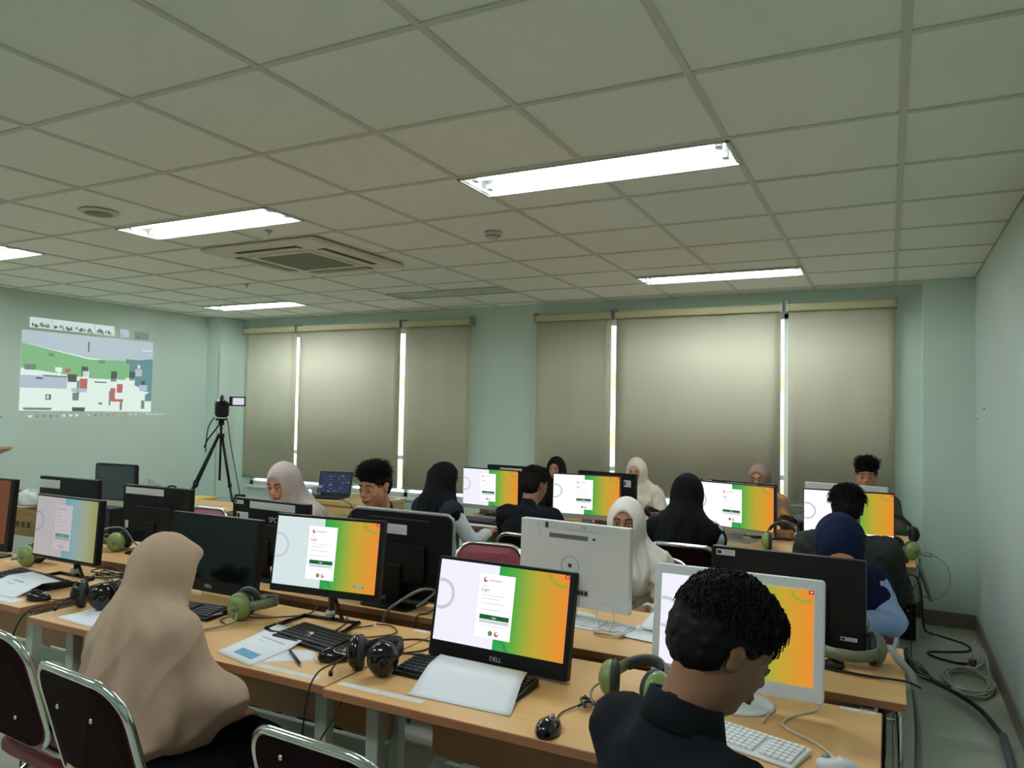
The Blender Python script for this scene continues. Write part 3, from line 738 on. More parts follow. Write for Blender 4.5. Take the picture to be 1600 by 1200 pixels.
def headphones(label, x, y, rz, lean=R(60), m=OLIVE, z=.75, band=OLIVED, pad=FOAM, mic=True, sc_=1.0, toe=.25, dark=None, wd=.088):
    t = thing('headphones', label, 'headphones', (x, y, z), rz, None, sc_)
    b = MB(); n = 18; v = []; f = []
    Rb = wd; hb = .105
    T = Matrix.Translation((0, 0, .05)) @ Matrix.Rotation(-lean, 4, 'X')
    for i in range(n + 1):
        a = PI * i / n
        for ww, rr in ((-.017, Rb), (.017, Rb), (.017, Rb + .006), (-.017, Rb + .006)):
            v.append((rr * math.cos(a), ww, .02 + (rr + hb - Rb) * math.sin(a)))
    for i in range(n):
        for j in range(4): f.append((i * 4 + j, i * 4 + (j + 1) % 4, i * 4 + 4 + (j + 1) % 4, i * 4 + 4 + j))
    f += [(3, 2, 1, 0), (4 * n, 4 * n + 1, 4 * n + 2, 4 * n + 3)]
    b.add(v, f, band, T, True); b.build('headband', band, t)
    b = MB(); v = []; f = []
    for i in range(n + 1):
        a = PI * (.2 + .6 * i / n)
        for ww, rr in ((-.015, Rb - .008), (.015, Rb - .008), (.015, Rb), (-.015, Rb)): v.append((rr * math.cos(a), ww, .02 + (rr + hb - Rb) * math.sin(a)))
    for i in range(n):
        for j in range(4): f.append((i * 4 + j, i * 4 + (j + 1) % 4, i * 4 + 4 + (j + 1) % 4, i * 4 + 4 + j))
    b.add(v, f, pad, T, True); b.build('band_cushion', pad, t)
    for s in (-1, 1):
        Tc = Matrix.Translation((s * wd, 0, .052)) @ Matrix.Rotation(s * -toe, 4, 'Z') @ Matrix.Rotation(s * PI / 2, 4, 'Y')
        b = MB(); b.lathe([(.0, .030), (.020, .029), (.034, .022), (.043, .010), (.046, 0), (.044, -.006), (.0, -.006)], 28, m, Tc, 1.12, 1.0)
        c = b.build('ear_cup', m, t)
        b = MB(); b.tube([(Vector((.036 * math.cos(q * PI / 12) * 1.12, .036 * math.sin(q * PI / 12), -.012))) for q in range(24)], .0125, 8, pad, Tc, close=True); b.build('ear_cushion', pad, c)
        b = MB(); b.cyl((0, 0, .026), .013, .006, 16, dark or band, Tc); b.build('cap', dark or band, c)
        b = MB(); b.tube([T @ Vector((s * (Rb + .003), 0, .03)), (s * (wd + .020), .0, .075), (s * (wd + .024), .0, .055)], .007, 6, dark or band); b.build('yoke', dark or band, t)
    if mic:
        b = MB(); b.tube(cat_rom([(-wd - .017, -.01, .045), (-wd - .027, -.05, .03), (-wd - .012, -.085, .022), (-wd + .003, -.105, .02)], 5), .003, 6, dark or band)
        b.tube([(-wd, -.102, .02), (-wd + .018, -.118, .02)], .0065, 8, dark or band); b.build('microphone', dark or band, t)
    return t
def sheet(label, pts, m=PAPER, name='paper_sheet', zf=None, n=10, prints=None, cat='paper', z=.751):
    """pts: four corners (x, y) in order; zf(u, v) height above the desk"""
    cx = sum(p[0] for p in pts) / 4; cy = sum(p[1] for p in pts) / 4
    o = MB(); v = []; f = []
    def P(u, w_):
        a, b_, c, d = pts
        x = (a[0] * (1 - u) + b_[0] * u) * (1 - w_) + (d[0] * (1 - u) + c[0] * u) * w_
        y = (a[1] * (1 - u) + b_[1] * u) * (1 - w_) + (d[1] * (1 - u) + c[1] * u) * w_
        return (x - cx, y - cy, (zf(u, w_) if zf else 0.0))
    for i in range(n + 1):
        for j in range(n + 1): v.append(P(i / n, j / n))
    for i in range(n):
        for j in range(n): a = i * (n + 1) + j; f.append((a, a + n + 1, a + n + 2, a + 1))
    o.add(v, f, m, None, True)
    s = o.build(name, m, None, (cx, cy, z)); so = s.modifiers.new('s', 'SOLIDIFY'); so.thickness = .0004
    tag(s, label, cat)
    if prints:
        for u0, u1, w0, w1, pm in prints:
            b = MB(); q = [P(u0, w0), P(u1, w0), P(u1, w1), P(u0, w1)]; k = 5; vv = []; ff = []
            for i in range(k + 1):
                for j in range(k + 1):
                    p = P(u0 + (u1 - u0) * i / k, w0 + (w1 - w0) * j / k); vv.append((p[0], p[1], p[2] + .0007))
            for i in range(k):
                for j in range(k): a = i * (k + 1) + j; ff.append((a, a + k + 1, a + k + 2, a + 1))
            b.add(vv, ff, pm); b.build('print', pm, s)
    return s
# nearest desk
keyboard('black keyboard under the curled sheet, in front of the nearest black computer', -1.165, .255, R(-2))
sheet('blank white sheet curling over the black keyboard on the nearest desk', [(-1.243, .080), (-.924, .086), (-.985, .315), (-1.29, .325)], zf=lambda u, v: .034 * min(1, max(0, (v - .10) * 1.9)) + .001)
mouse('black mouse on the nearest desk, right of the curled sheet', -.798, .05, R(6))
headphones('olive green headphones standing next to the black-shirted man\'s elbow', -.672, .335, R(-10), lean=R(74), toe=.4, wd=.072)
keyboard('white keyboard under the right arm of the young man in the black shirt', -.385, .235, R(-16), WHITEP, KEYW, w=.34, thin=True)
mouse('white mouse at the lower edge of the photo, on the nearest desk', -.145, .165, R(60), WHITEP)
cable([(-.80, .105, .757), (-.815, .16, .754), (-.80, .21, .756), (-.78, .235, .76)], .0022, CABLEK, 'thin black cable of the mouse on the nearest desk')
cable([(-.79, .225, .757), (-.77, .26, .765), (-.785, .235, .775), (-.765, .21, .765), (-.78, .25, .76), (-.76, .225, .775), (-.77, .27, .757), (-.80, .30, .757)], .004, CABLEK, 'tied bundle of black mouse cable below the corner of the nearest black computer')
cable([(-.43, .40, .756), (-.40, .46, .756), (-.36, .47, .757), (-.33, .43, .756), (-.335, .37, .756)], .003, CABLEW, 'white cable rising behind the white round stand on the nearest desk')
cable([(-.22, .56, .80), (-.215, .53, .757), (-.27, .45, .755), (-.285, .37, .755), (-.20, .30, .755), (-.16, .24, .756), (-.15, .19, .757)], .003, CABLEW, 'white mouse cable looping across the empty right end of the nearest desk')
cable([(-.66, .29, .757), (-.675, .20, .754), (-.66, .12, .754), (-.67, .03, .757), (-.66, .06, .80)], .003, CABLEG, 'grey cable of the olive headphones running under the black sleeve')
# second desk of the first row
keyboard('black keyboard behind the printed papers, under the open frame stand', -1.735, .315, R(-9), w=.40)
sheet('printed white sheet with a blue card picture, beside the beige hijab', [(-1.985, .075), (-1.79, .03), (-1.80, .33), (-2.03, .385)], zf=lambda u, v: .026 * max(0, v - .55) * 2 * (0.3 + .7 * u) + .001, prints=[(.28, .8, .12, .27, BLUEPR), (.3, .55, .82, .9, FAINT), (.62, .72, .9, .93, INK), (.2, .8, .62, .64, FAINT), (.2, .7, .55, .56, FAINT)])
sheet('blank white sheet under the pen beside the black keyboard', [(-1.84, .035), (-1.66, .17), (-1.72, .25), (-1.90, .16)], z=.7502)
o = MB(); o.tube([(-.07, -.035, .005), (.055, .03, .005)], .0045, 8, INK); o.tube([(.055, .03, .005), (.068, .0365, .004)], [.0035, .0008], 8, GREYP)
o = o.build('pen', None, None, (-1.715, .145, .7515), (0, 0, R(-62))); tag(o, 'dark pen lying on the white sheet beside the keyboard', 'pen')
mouse('black mouse left of the glossy black headphones', -1.60, .20, R(-55))
headphones('glossy black headphones with microphone on the corner of the middle desk', -1.44, .165, R(-8), lean=R(84), m=BLACKG, band=BLACKP, toe=.75, wd=.056)
cable([(-1.51, .12, .79), (-1.515, .02, .78), (-1.52, -.02, .70), (-1.525, -.03, .50), (-1.515, -.035, .36), (-1.495, -.03, .40), (-1.49, -.02, .56), (-1.46, .03, .66), (-1.45, .06, .71)], .003, CABLEK, 'thin dark headset cable hanging in a long loop before the desks')
headphones('olive green headphones in front of the switched-off screen', -2.22, .41, R(-62), lean=R(84), toe=.15, wd=.05)
keyboard('black keyboard in front of the switched-off black computer', -2.50, .335, R(8), w=.42)
sheet('white sheet corner sticking out left of the beige hijab', [(-2.80, .06), (-2.58, .045), (-2.6, .26), (-2.79, .24)])
headphones('black headphones left of the beige hijab woman on the desk corner', -2.81, .20, R(6), lean=R(84), m=BLACKG, band=BLACKP, toe=.7, wd=.058)
cable([(-2.86, .15, .78), (-2.90, .02, .77), (-2.93, -.02, .66), (-2.89, -.03, .50), (-2.83, -.03, .35), (-2.80, -.03, .12), (-2.74, .1, .01)], .003, CABLEK, 'thin dark headphone cable dropping off the left end of the middle desk')
cable([(-2.27, .36, .77), (-2.33, .29, .756), (-2.38, .22, .754), (-2.42, .17, .756)], .0028, CABLEG, 'grey-green cable left of the olive headphones before the dark screen')
cable([(-2.20, .36, .80), (-2.15, .30, .77), (-2.19, .22, .757), (-2.24, .17, .757), (-2.21, .12, .757)], .004, CABLEG, 'grey-green cable with strain relief in front of the olive headphones')
cable([(-2.19, .30, .755), (-2.25, .33, .755), (-2.24, .40, .755), (-2.16, .42, .755), (-2.10, .46, .755), (-2.03, .55, .755), (-2.06, .64, .76)], .0025, CABLEK, 'thin dark cable curling behind the olive headphones on the middle desk')
cable([(-1.88, .60, .757), (-1.83, .53, .754), (-1.80, .42, .754), (-1.83, .40, .754)], .0025, CABLEK, 'thin dark cable passing over the frame stand')
cable([(-1.72, .55, .757), (-1.77, .47, .754), (-1.73, .38, .754), (-1.66, .43, .754), (-1.60, .52, .754), (-1.66, .58, .756), (-1.72, .57, .757)], .0025, CABLEK, 'thin dark cable loop right of the frame stand')
cable([(-1.62, .33, .754), (-1.58, .42, .754), (-1.50, .50, .754), (-1.42, .49, .756), (-1.41, .42, .754), (-1.45, .36, .754), (-1.48, .32, .756)], .003, CABLEK, 'dark cable curving behind the glossy headphones')
cable([(-1.45, .36, .754), (-1.40, .37, .754), (-1.34, .40, .754), (-1.30, .46, .756), (-1.28, .50, .758)], .003, CABLEK, 'dark cable running from the glossy headphones to the nearest black computer')
# left desk
keyboard('black keyboard below the pale-screened monitor at left', -3.44, .34, R(-6), w=.46)
sheet('printed white sheet on the keyboard at the left edge', [(-3.50, .13), (-3.22, .14), (-3.17, .31), (-3.45, .36)], zf=lambda u, v: .040 * min(1, max(0, v - .10) * 2.0) + .001, prints=[(.3, .6, .5, .53, FAINT), (.3, .5, .4, .42, FAINT)])
sheet('small white sheet with a blue print under the mouse at the left edge', [(-3.42, .10), (-3.14, .095), (-3.13, .15), (-3.40, .16)], z=.7502, prints=[(.0, .4, .2, .9, BLUEPR)])
mouse('black mouse on the corner of the left desk', -3.10, .175, R(-75))
cable([(-3.05, .19, .757), (-3.0, .21, .757), (-2.93, .25, .756), (-2.88, .28, .757)], .0022, CABLEK, 'mouse cable crossing the gap at the left desk corner')
headphones('olive green headphones behind the pale-screened monitor stand at left', -3.80, .56, R(-60), lean=R(84), wd=.05)
headphones('olive green headphones by the black monitor back with the torn strip', -3.78, 1.02, R(115), lean=R(84), wd=.05)
rnd = random.Random(5)
def tangle(label, x, y, z, sx, sy, m, n=14, r=.003, hz=.05, seed=0, name='cable'):
    q = random.Random(seed); pts = [(x + q.uniform(-sx, sx), y + q.uniform(-sy, sy), z + r + q.uniform(0, 1) ** 2 * hz) for _ in range(n)]
    return cable(pts, r, m, label, name, 5, 6)
tangle('tangled dark cables behind the stand of the pale-screened monitor', -3.22, .57, .752, .14, .07, CABLEK, 16, .003, .03, 1)
tangle('beige cable tangle at the left edge behind the dim screen', -3.95, .86, .752, .16, .06, CABLEW, 16, .004, .07, 2)
tangle('dark cables mixed with the beige tangle at the left edge', -3.92, .93, .755, .16, .1, CABLEK, 16, .003, .09, 3)
tangle('dark cable heap between the monitors behind the login screen', -2.30, .98, .752, .10, .12, CABLEK, 22, .0035, .07, 4)
cable([(-3.95, .93, .80), (-3.88, 1.0, .86), (-3.80, 1.05, .86), (-3.72, 1.05, .80), (-3.66, 1.06, .757)], .005, CABLEG, 'grey cable arching over the olive headphones at left')
cable([(-2.32, .83, .757), (-2.30, .88, .79), (-2.23, .95, .84), (-2.17, 1.0, .86)], .004, CABLEW, 'light cable rising beside the left edge of the big login screen')
cable([(-1.70, .80, .77), (-1.66, .87, .82), (-1.68, .80, .84), (-1.74, .75, .80), (-1.78, .715, .76), (-1.79, .695, .70)], .006, CABLEG, 'grey cable from the silver-rimmed computer back falling over the desk edge')
cable([(-1.60, .86, .80), (-1.64, .80, .757), (-1.66, .745, .754), (-1.66, .735, .70)], .003, CABLEK, 'thin dark cable pair falling behind the middle desk')
cable([(-1.62, .88, .757), (-1.57, .83, .755), (-1.50, .82, .755), (-1.42, .86, .756), (-1.38, .92, .757)], .0025, CABLEK, 'thin dark cable on the second-row desk right of the silver-rimmed back')
cable([(-1.98, .92, .757), (-2.02, .85, .755), (-2.12, .80, .755), (-2.20, .79, .757)], .0025, CABLEK, 'thin dark cable lying under the big login screen on the second row')
# second row desks
keyboard('white keyboard behind the white computer numbered 11', -1.06, .975, R(-7), WHITEP, KEYW, w=.36, thin=True)
for k, (a, sd) in enumerate(((0, 11), (1, 12))):
    pass
q = []
for i in range(34):
    a = i * .92; q.append((-.945 + .055 * math.cos(a) * (1 + .25 * math.sin(i)), .885 + .016 * math.sin(a) + .008 * math.sin(2.3 * i), .757 + .010 * abs(math.sin(i * 1.7))))
cable(q, .0028, CABLEW, 'coiled white keyboard cable tied behind the white computer', k=5)
cable([(-.97, .90, .76), (-1.0, .93, .80), (-.99, .95, .84), (-.95, .94, .845), (-.93, .92, .80), (-.94, .89, .76)], .0022, CABLEW, 'thin white loop standing up from the coiled cable')
sheet('upper white sheet right of the white computer back', [(-.86, 1.00), (-.70, .97), (-.69, 1.14), (-.84, 1.17)], zf=lambda u, v: .04 * v + .012, z=.751)
sheet('stack of grey-white sheets beside the coiled white cable', [(-.92, .90), (-.74, .875), (-.70, 1.05), (-.88, 1.06)], z=.7505, zf=lambda u, v: .004)
headphones('grey-green headset with a wide band on the right end of the second row', -.17, 1.02, R(186), lean=R(88), toe=.1, m=OLIVED, dark=OLIVED)
mouse('black mouse under the grey-green headset on the second row', -.22, .93, R(70))
cable([(-.33, .93, .757), (-.22, .90, .755), (-.1, .885, .756), (-.0, .885, .757), (.04, .90, .74)], .004, CABLEK, 'dark cable running off the right end of the second-row desk')
cable([(-.06, 1.22, .757), (-.035, 1.19, .765), (-.03, 1.12, .77), (-.005, 1.03, .765), (.022, .96, .74), (.035, .93, .60), (.03, .93, .35), (.025, .93, .12), (.03, .98, .03)], .011, CABLEG, 'thick grey cable hose hanging over the right end of the second-row desk', n=10)
# third row
keyboard('black keyboard with pale keys under the leftmost back screen', -2.60, 2.99, R(-4), w=.44)
sheet('white sheet at the edge of the desk under the leftmost back screen', [(-2.75, 2.84), (-2.30, 2.84), (-2.32, 2.92), (-2.73, 2.92)])
WOODL = mat('light_timber_piece', (196, 156, 108), .5, noise=.1, nscale=8)
def blocks(label, x, y, z, n, seed, sx=.12, sy=.05):
    t = thing('box', label, 'box', (x, y, z)); q = random.Random(seed)
    b = MB(); b.box(-sx, sx, -sy, sy, 0, .012, WOODL); b.box(-sx, sx, -sy, -sy + .006, 0, .055, WOODL); b.box(-sx, sx, sy - .006, sy, 0, .055, WOODL)
    b.box(-sx, -sx + .006, -sy, sy, 0, .055, WOODL); b.box(sx - .006, sx, -sy, sy, 0, .055, WOODL); bev(b.build('tray', WOODL, t), .002, 1)
    b = MB(); b.box(-sx * .9, sx * .9, -.003, .003, .01, .05, WOODL); b.build('divider', WOODL, t)
blocks('low wooden cable tray under the leftmost back screen', -2.74, 3.42, .75, 3, 1)
blocks('low wooden cable tray under the screen beside the black hijab woman', -.72, 3.46, .75, 3, 2)
blocks('low wooden cable tray beneath the screen behind the white hijab', -1.80, 3.42, .75, 3, 3)
tangle('dark cables in the tray under the leftmost back screen', -2.62, 3.30, .755, .16, .05, CABLEK, 14, .004, .05, 7)
tangle('dark cables under the screen beside the black hijab woman', -.75, 3.36, .755, .14, .03, CABLEK, 12, .004, .04, 8)
headphones('olive headphones between the black monitor back and the login screen', -.605, 3.0, R(10), lean=R(30), toe=.1, mic=False)
headphones('olive headphones at the aisle end of the third row, band over the edge', .03, 3.20, R(120), lean=R(85), toe=.1)
MRN = mat('maroon_gloss_cup', (88, 22, 28), .35)
headphones('maroon headphones beside the cream hijab woman', -1.50, 3.58, R(85), lean=R(60), m=MRN, band=BLACKP, mic=False)
headphones('maroon headphones below the brown batik sleeve', -.60, 3.62, R(60), lean=R(60), m=MRN, band=BLACKP, mic=False)
headphones('black headphones at the right end of the back row', .02, 3.75, R(30), lean=R(35), m=BLACKP, band=BLACKP, mic=False)
mouse('black mouse at the aisle end of the third-row desk', .0, 3.02, R(80))
cable([(.08, 3.22, .78), (.16, 3.22, .78), (.245, 3.18, .72), (.25, 3.14, .62), (.19, 3.10, .555), (.12, 3.1, .56)], .004, CABLEG, 'grey-green headset cable hanging in a round loop off the third row')
cable([(.10, 3.05, .74), (.115, 3.03, .70), (.14, 3.0, .62), (.16, 2.98, .56)], .011, OLIVED, 'grey-green headset band strap hanging down at the aisle end', n=8)
cable([(.03, 2.95, .70), (.10, 3.3, .62), (.14, 3.8, .40), (.17, 4.3, .10), (.22, 4.5, .012), (.30, 4.45, .009), (.42, 4.33, .009), (.43, 4.18, .009), (.30, 4.08, .009), (.19, 4.02, .009), (.21, 3.93, .009), (.32, 3.86, .009), (.40, 3.83, .02)], .008, CABLEK, 'thick black cable snaking over the floor from the third row to the socket')
cable([(.11, 3.2, .75), (.11, 3.35, .60), (.08, 3.7, .42), (.08, 3.8, .01)], .003, CABLEK, 'thin cable dropping behind the aisle end of the third row')
BOXK = thing('computer_case', 'black computer case on the floor under the back right desk', 'computer case', (.02, 4.42, 0))
b = MB(); b.box(-.10, .10, -.17, .17, .01, .26, BLACKP); bev(b.build('case', BLACKP, BOXK), .006)
b = MB(); b.box(-.085, .085, -.174, -.17, .03, .24, BLACKG); fp = b.build('front_panel', BLACKG, BOXK)
b = MB(); b.cyl((0, 0, 0), .008, .004, 14, GREYP, Matrix.Translation((0.05, -.174, .21)) @ Matrix.Rotation(R(90), 4, 'X')); b.build('power_button', GREYP, fp)
# cable coil and trunk on the floor by the right wall
cc = []
for i in range(150):
    a = i * .42; q = rnd.uniform(-.012, .012)
    cc.append((.365 + (.115 + .012 * math.sin(i * .13) + q) * math.cos(a), 3.46 + (.24 + .03 * math.sin(i * .21) + q) * math.sin(a), .006 + .030 * (i / 150) + .006 * math.sin(i)))
cc += [(.48, 3.6, .05), (.50, 3.9, .06), (.47, 4.05, .10), (.44, 3.98, .12), (.42, 3.85, .06)]
cable(cc, .0055, CABLEW, 'coil of beige cable on the floor by the right wall', k=3, n=6)
cable([(.05, 3.45, .10), (.10, 3.40, .045), (.18, 3.32, .035), (.30, 3.14, .035), (.38, 2.95, .035), (.425, 2.72, .035), (.44, 2.60, .035)], .0125, mat('dark_cable_sleeve', (58, 60, 58), .75, bump=.3, bscale=120), 'thick dark cable sleeve running over the floor along the aisle', n=10)
cable([(.44, 2.62, .04), (.435, 2.45, .04), (.43, 2.25, .04), (.42, 2.0, .04)], .018, mat('grey_tape_wrap', (92, 100, 104), .7, noise=.3, nscale=60, bump=.6, bscale=60), 'grey taped end of the cable trunk on the floor nearest us', n=10)
for k in range(7):
    q = random.Random(40 + k); y = 3.42 + .03 * k
    cable([(.0 + .01 * k, y + q.uniform(-.05, .05), .12 + .05 * q.random()), (.07, y - .03, .06 + .03 * q.random()), (.13, y - .08 + q.uniform(-.03, .03), .05), (.20, 3.30 + q.uniform(-.03, .03), .04), (.26, 3.22, .05)], .004, CABLEK if k % 2 else CABLEG,
          ['nearest', 'second nearest', 'third nearest', 'middle', 'third farthest', 'second farthest', 'farthest'][k] + ' loose cable in the fan leaving the dark floor sleeve', group='loose cables fanning out of the floor sleeve')
sk = thing('extension_socket', 'white extension socket with plugs on the floor by the wall coil', 'socket', (.43, 3.80, 0), R(70))
b = MB(); b.box(-.09, .09, -.03, .03, 0, .035, WHITEP); bev(b.build('body', WHITEP, sk), .006)
for i in (-1, 0, 1):
    b = MB(); b.cyl((i * .055, 0, .035), .02, .002, 18, GREYP); b.build('outlet', GREYP, sk)
b = MB(); b.box(-.075, -.035, -.018, .018, .037, .075, mat('brown_plug', (120, 92, 70), .5)); bev(b.build('plug', None, sk), .005)
# computer case and box on the left desks
pc = thing('computer_case', 'black computer case on the second row below the dark far left screen', 'computer case', (-4.20, 1.22, .75), R(0))
b = MB(); b.box(-.12, .12, -.05, .05, .0, .185, BLACKP); bev(b.build('case', BLACKP, pc), .005)
b = MB(); b.box(-.11, .11, -.053, -.05, .01, .175, BLACKG); b.build('front_panel', BLACKG, pc)
cb = thing('cardboard_box', 'brown cardboard box with printed signs behind the pale-screened monitor', 'box', (-4.74, 1.12, .75), R(3))
b = MB(); b.box(-.19, .19, -.12, .12, 0, .13, CARD); bev(b.build('box', CARD, cb), .003, 1)
for s in (-1, 1):
    b = MB(); b.box(-.19, .19, s * .12 - .002, s * .12 + .002, .13, .16, CARD); b.build('flap', CARD, cb)
for i in range(3):
    b = MB(); b.box(.02 + .05 * i, .05 + .05 * i, -.122, -.1205, .05, .085, mat('dark_box_print', (84, 64, 40), .8)); b.build('sign', None, cb)
rp = thing('plastic_bag', 'white and dark red plastic bag on top of the cardboard box at left', 'bag', (-4.80, 1.13, .913))
b = MB()
n = 22; v = []; f = []
for i in range(9):
    a = PI * .5 * i / 8
    for j in range(n):
        t_ = 2 * PI * j / n; k = 1 + .12 * math.sin(5 * t_ + i) + .08 * math.sin(9 * t_ - 2 * i)
        v.append((.13 * math.cos(a) * k * math.cos(t_), .09 * math.cos(a) * k * math.sin(t_), .09 * math.sin(a) * (1 + .1 * math.sin(3 * t_))))
for i in range(8):
    for j in range(n): f.append((i * n + j, i * n + (j + 1) % n, (i + 1) * n + (j + 1) % n, (i + 1) * n + j))
f.append(tuple(range(n - 1, -1, -1)))
b.add(v, f, None, None, True); bagm = b.build('bag', mat('white_bag_film', (196, 200, 192), .45, noise=.08, nscale=20), rp)
b = MB(); b.ell((-.06, -.04, .045), (.055, .055, .045), 14); b.build('red_bundle', mat('dark_red_cloth', (110, 34, 32), .6, noise=.1), rp)
bg_ = thing('plastic_bag', 'crumpled translucent grey plastic bag behind the monitors at far left', 'bag', (-5.65, 2.60, .75))
bag2 = bagm.copy(); bag2.data = bagm.data.copy(); COL.objects.link(bag2); bag2.parent = bg_; bag2.scale = (1.3, 1.0, 1.7); bag2.name = 'bag'
bag2.data.materials[0] = mat('grey_film', (140, 150, 140), .35, noise=.15, nscale=25)
bb = thing('bag', 'black fabric bag with a carry handle at far left behind the monitors', 'bag', (-5.42, 2.60, .75), R(5))
b = MB(); b.prism(rrect(.34, .09, .04, 5, 0, .045), -.07, .07, None, inset=.02); b.build('body', mat('black_fabric', (26, 27, 28), .8, bump=.2, bscale=300), bb)
b = MB(); b.tube(cat_rom([(-.0, 0, .085), (.02, 0, .115), (.09, 0, .12), (.12, 0, .085)]), .008, 6); b.build('handle', BLACKP, bb)
# ---------------------------------------------------------------- projector desk corner
pdk = thing('desk', 'yellow pine desk under the window carrying the projector and laptop', 'desk', (-4.90, 4.20, -.03))
b = MB(); b.box(-.58, .58, -.30, .30, .655, .69, WOODY); bev(b.build('desktop', WOODY, pdk), .004)
b = MB(); b.box(-.55, .55, -.27, -.25, .08, .655, WOODY); b.build('front_panel', WOODY, pdk)
for s in (-1, 1):
    b = MB(); b.box(s * .55 - .012, s * .55 + .012, -.28, .28, 0, .655, WOODY); b.build('side_panel', WOODY, pdk)
for i in range(2):
    b = MB(); b.box(.05, .5, -.285, -.27, .40 + .12 * i, .51 + .12 * i, WOODY); d_ = bev(b.build('drawer', WOODY, pdk), .003)
    b = MB(); b.box(.24, .32, -.30, -.285, .45 + .12 * i, .46 + .12 * i, GREYP); b.build('handle', GREYP, d_)
lt = thing('laptop', 'open black laptop with a dark video-call screen by the window', 'laptop', (-4.98, 4.10, .66), R(14))
b = MB(); b.prism(rrect(.36, .25, .012, 4), 0, .018, BLACKP, Matrix.Translation((0, 0, .018)) @ Matrix.Rotation(R(-90), 4, 'X'), inset=.003); b.build('base', BLACKP, lt)
b = MB()
for r in range(5):
    for c_ in range(14): b.box(-.155 + c_ * .0225, -.137 + c_ * .0225, -.02 + r * .02, -.004 + r * .02, .018, .0195, KEYM)
b.build('keys', KEYM, lt)['kind'] = 'stuff'
b = MB(); b.prism(rrect(.36, .235, .01, 4, 0, .1175), 0, .008, BLACKP, inset=.002); lid = b.build('lid', BLACKP, lt, (0, .122, .015), (R(-14), 0, 0))
LS = emat('laptop_navy', (22, 32, 70), .8); LW = emat('laptop_pale_blue', (150, 170, 200), .6); LM = emat('laptop_mid_blue', (60, 80, 130), .6)
b = MB(); b.quad(-.168, .168, .018, .222, -.001, LS); q = random.Random(3)
for i in range(46):
    x = q.uniform(-.15, .13); z = .035 + .03 * q.randrange(6) + q.uniform(-.006, .006); b.quad(x, x + q.uniform(.008, .03), z, z + q.uniform(.003, .009), -.0015, q.choice([LW, LM, LM]))
b.build('screen', None, lid)
pj_ = thing('projector', 'white projector left of the laptop on the pine desk', 'projector', (-5.27, 4.12, .66), R(80))
b = MB(); b.prism(rrect(.28, .09, .02, 5, 0, .055), -.11, .11, WHITEP, inset=.012); b.build('body', WHITEP, pj_)
b = MB(); b.cyl((0, 0, 0), .035, .025, 24, GREYP, Matrix.Translation((-.07, -.11, .055)) @ Matrix.Rotation(R(90), 4, 'X')); ln = b.build('lens_ring', GREYP, pj_)
b = MB(); b.cyl((0, 0, 0), .027, .004, 24, BLACKG, Matrix.Translation((-.07, -.132, .055)) @ Matrix.Rotation(R(90), 4, 'X')); b.build('lens', emat('lens_glow', (240, 245, 255), 1.2), ln)
b = MB()
for i in range(7): b.box(.04 + .012 * i, .046 + .012 * i, -.112, -.108, .03, .08, DARK)
b.build('vent', DARK, pj_)
for s in (-1, 1):
    b = MB(); b.cyl((s * .1, -.08, 0), .012, .012, 12, BLACKP); b.build('foot', BLACKP, pj_)
tangle('black cables around the projector on the pine desk', -5.16, 3.98, .662, .10, .03, CABLEK, 14, .004, .05, 21)
cable([(-4.80, 4.03, .67), (-4.64, 3.93, .672), (-4.52, 3.89, .64), (-4.46, 3.885, .5), (-4.44, 3.88, .3), (-4.42, 3.86, .01)], .004, CABLEK, 'black laptop cable curving over the edge of the pine desk')
# tripod and camcorder
tx, ty = -6.42, 4.05
tp = thing('tripod', 'black camera tripod in the left corner of the room', 'tripod', (tx, ty, 0))
b = MB(); b.tube([(0, 0, .75), (0, 0, 1.36)], .012, 10); b.build('centre_column', BLACKP, tp)
b = MB(); b.cyl((0, 0, 1.20), .035, .05, 16); b.build('collar', BLACKP, tp)
TBL = mat('blue_anodised_ring', (44, 96, 130), .3, metal=.6)
b = MB(); b.cyl((0, 0, 1.29), .018, .035, 16); b.build('lock_ring', TBL, tp)
for k, a in enumerate((-158, -98, -20)):
    a = R(a); dx, dy = math.cos(a), math.sin(a)
    b = MB(); p0 = Vector((.03 * dx, .03 * dy, 1.22)); p1 = Vector((.60 * dx, .60 * dy, .03))
    b.tube([p0, p0.lerp(p1, .42)], .014, 8); b.tube([p0.lerp(p1, .40), p0.lerp(p1, .72)], .011, 8); b.tube([p0.lerp(p1, .7), p1], .008, 8)
    lg = b.build('leg', BLACKP, tp)
    for u in (.42, .72):
        c = p0.lerp(p1, u); b = MB(); b.tube([c - (p1 - p0) * .015, c + (p1 - p0) * .015], .02, 8); b.build('clamp', BLACKP, lg)
    b = MB(); b.ell(p1, (.018, .018, .018), 8); b.build('rubber_foot', BLACKP, lg)
b = MB(); b.cyl((0, 0, 1.34), .03, .05, 16); b.box(-.035, .035, -.05, .05, 1.39, 1.41); b.tube([(0, 0, 1.37), (-.09, -.10, 1.18), (-.11, -.12, 1.10)], .008, 8); b.build('pan_head', BLACKP, tp)
cm = thing('camcorder', 'black video camera with its small screen folded out, on the tripod', 'camera', (tx, ty, 1.41), R(50), None, 1.35)
b = MB(); b.prism(rrect(.10, .13, .03, 5, 0, .075), -.10, .12, BLACKP, inset=.012); b.build('body', BLACKP, cm)
b = MB(); b.lathe([(.0, -.02), (.048, -.02), (.052, .02), (.045, .08), (.0, .08)], 24, BLACKP, Matrix.Translation((0, .12, .075)) @ Matrix.Rotation(R(-90), 4, 'X')); b.build('lens_barrel', BLACKP, cm)
b = MB(); b.tube([(0, .08, .145), (0, .06, .175), (0, -.04, .175), (0, -.07, .145)], .012, 8); b.build('top_handle', BLACKP, cm)
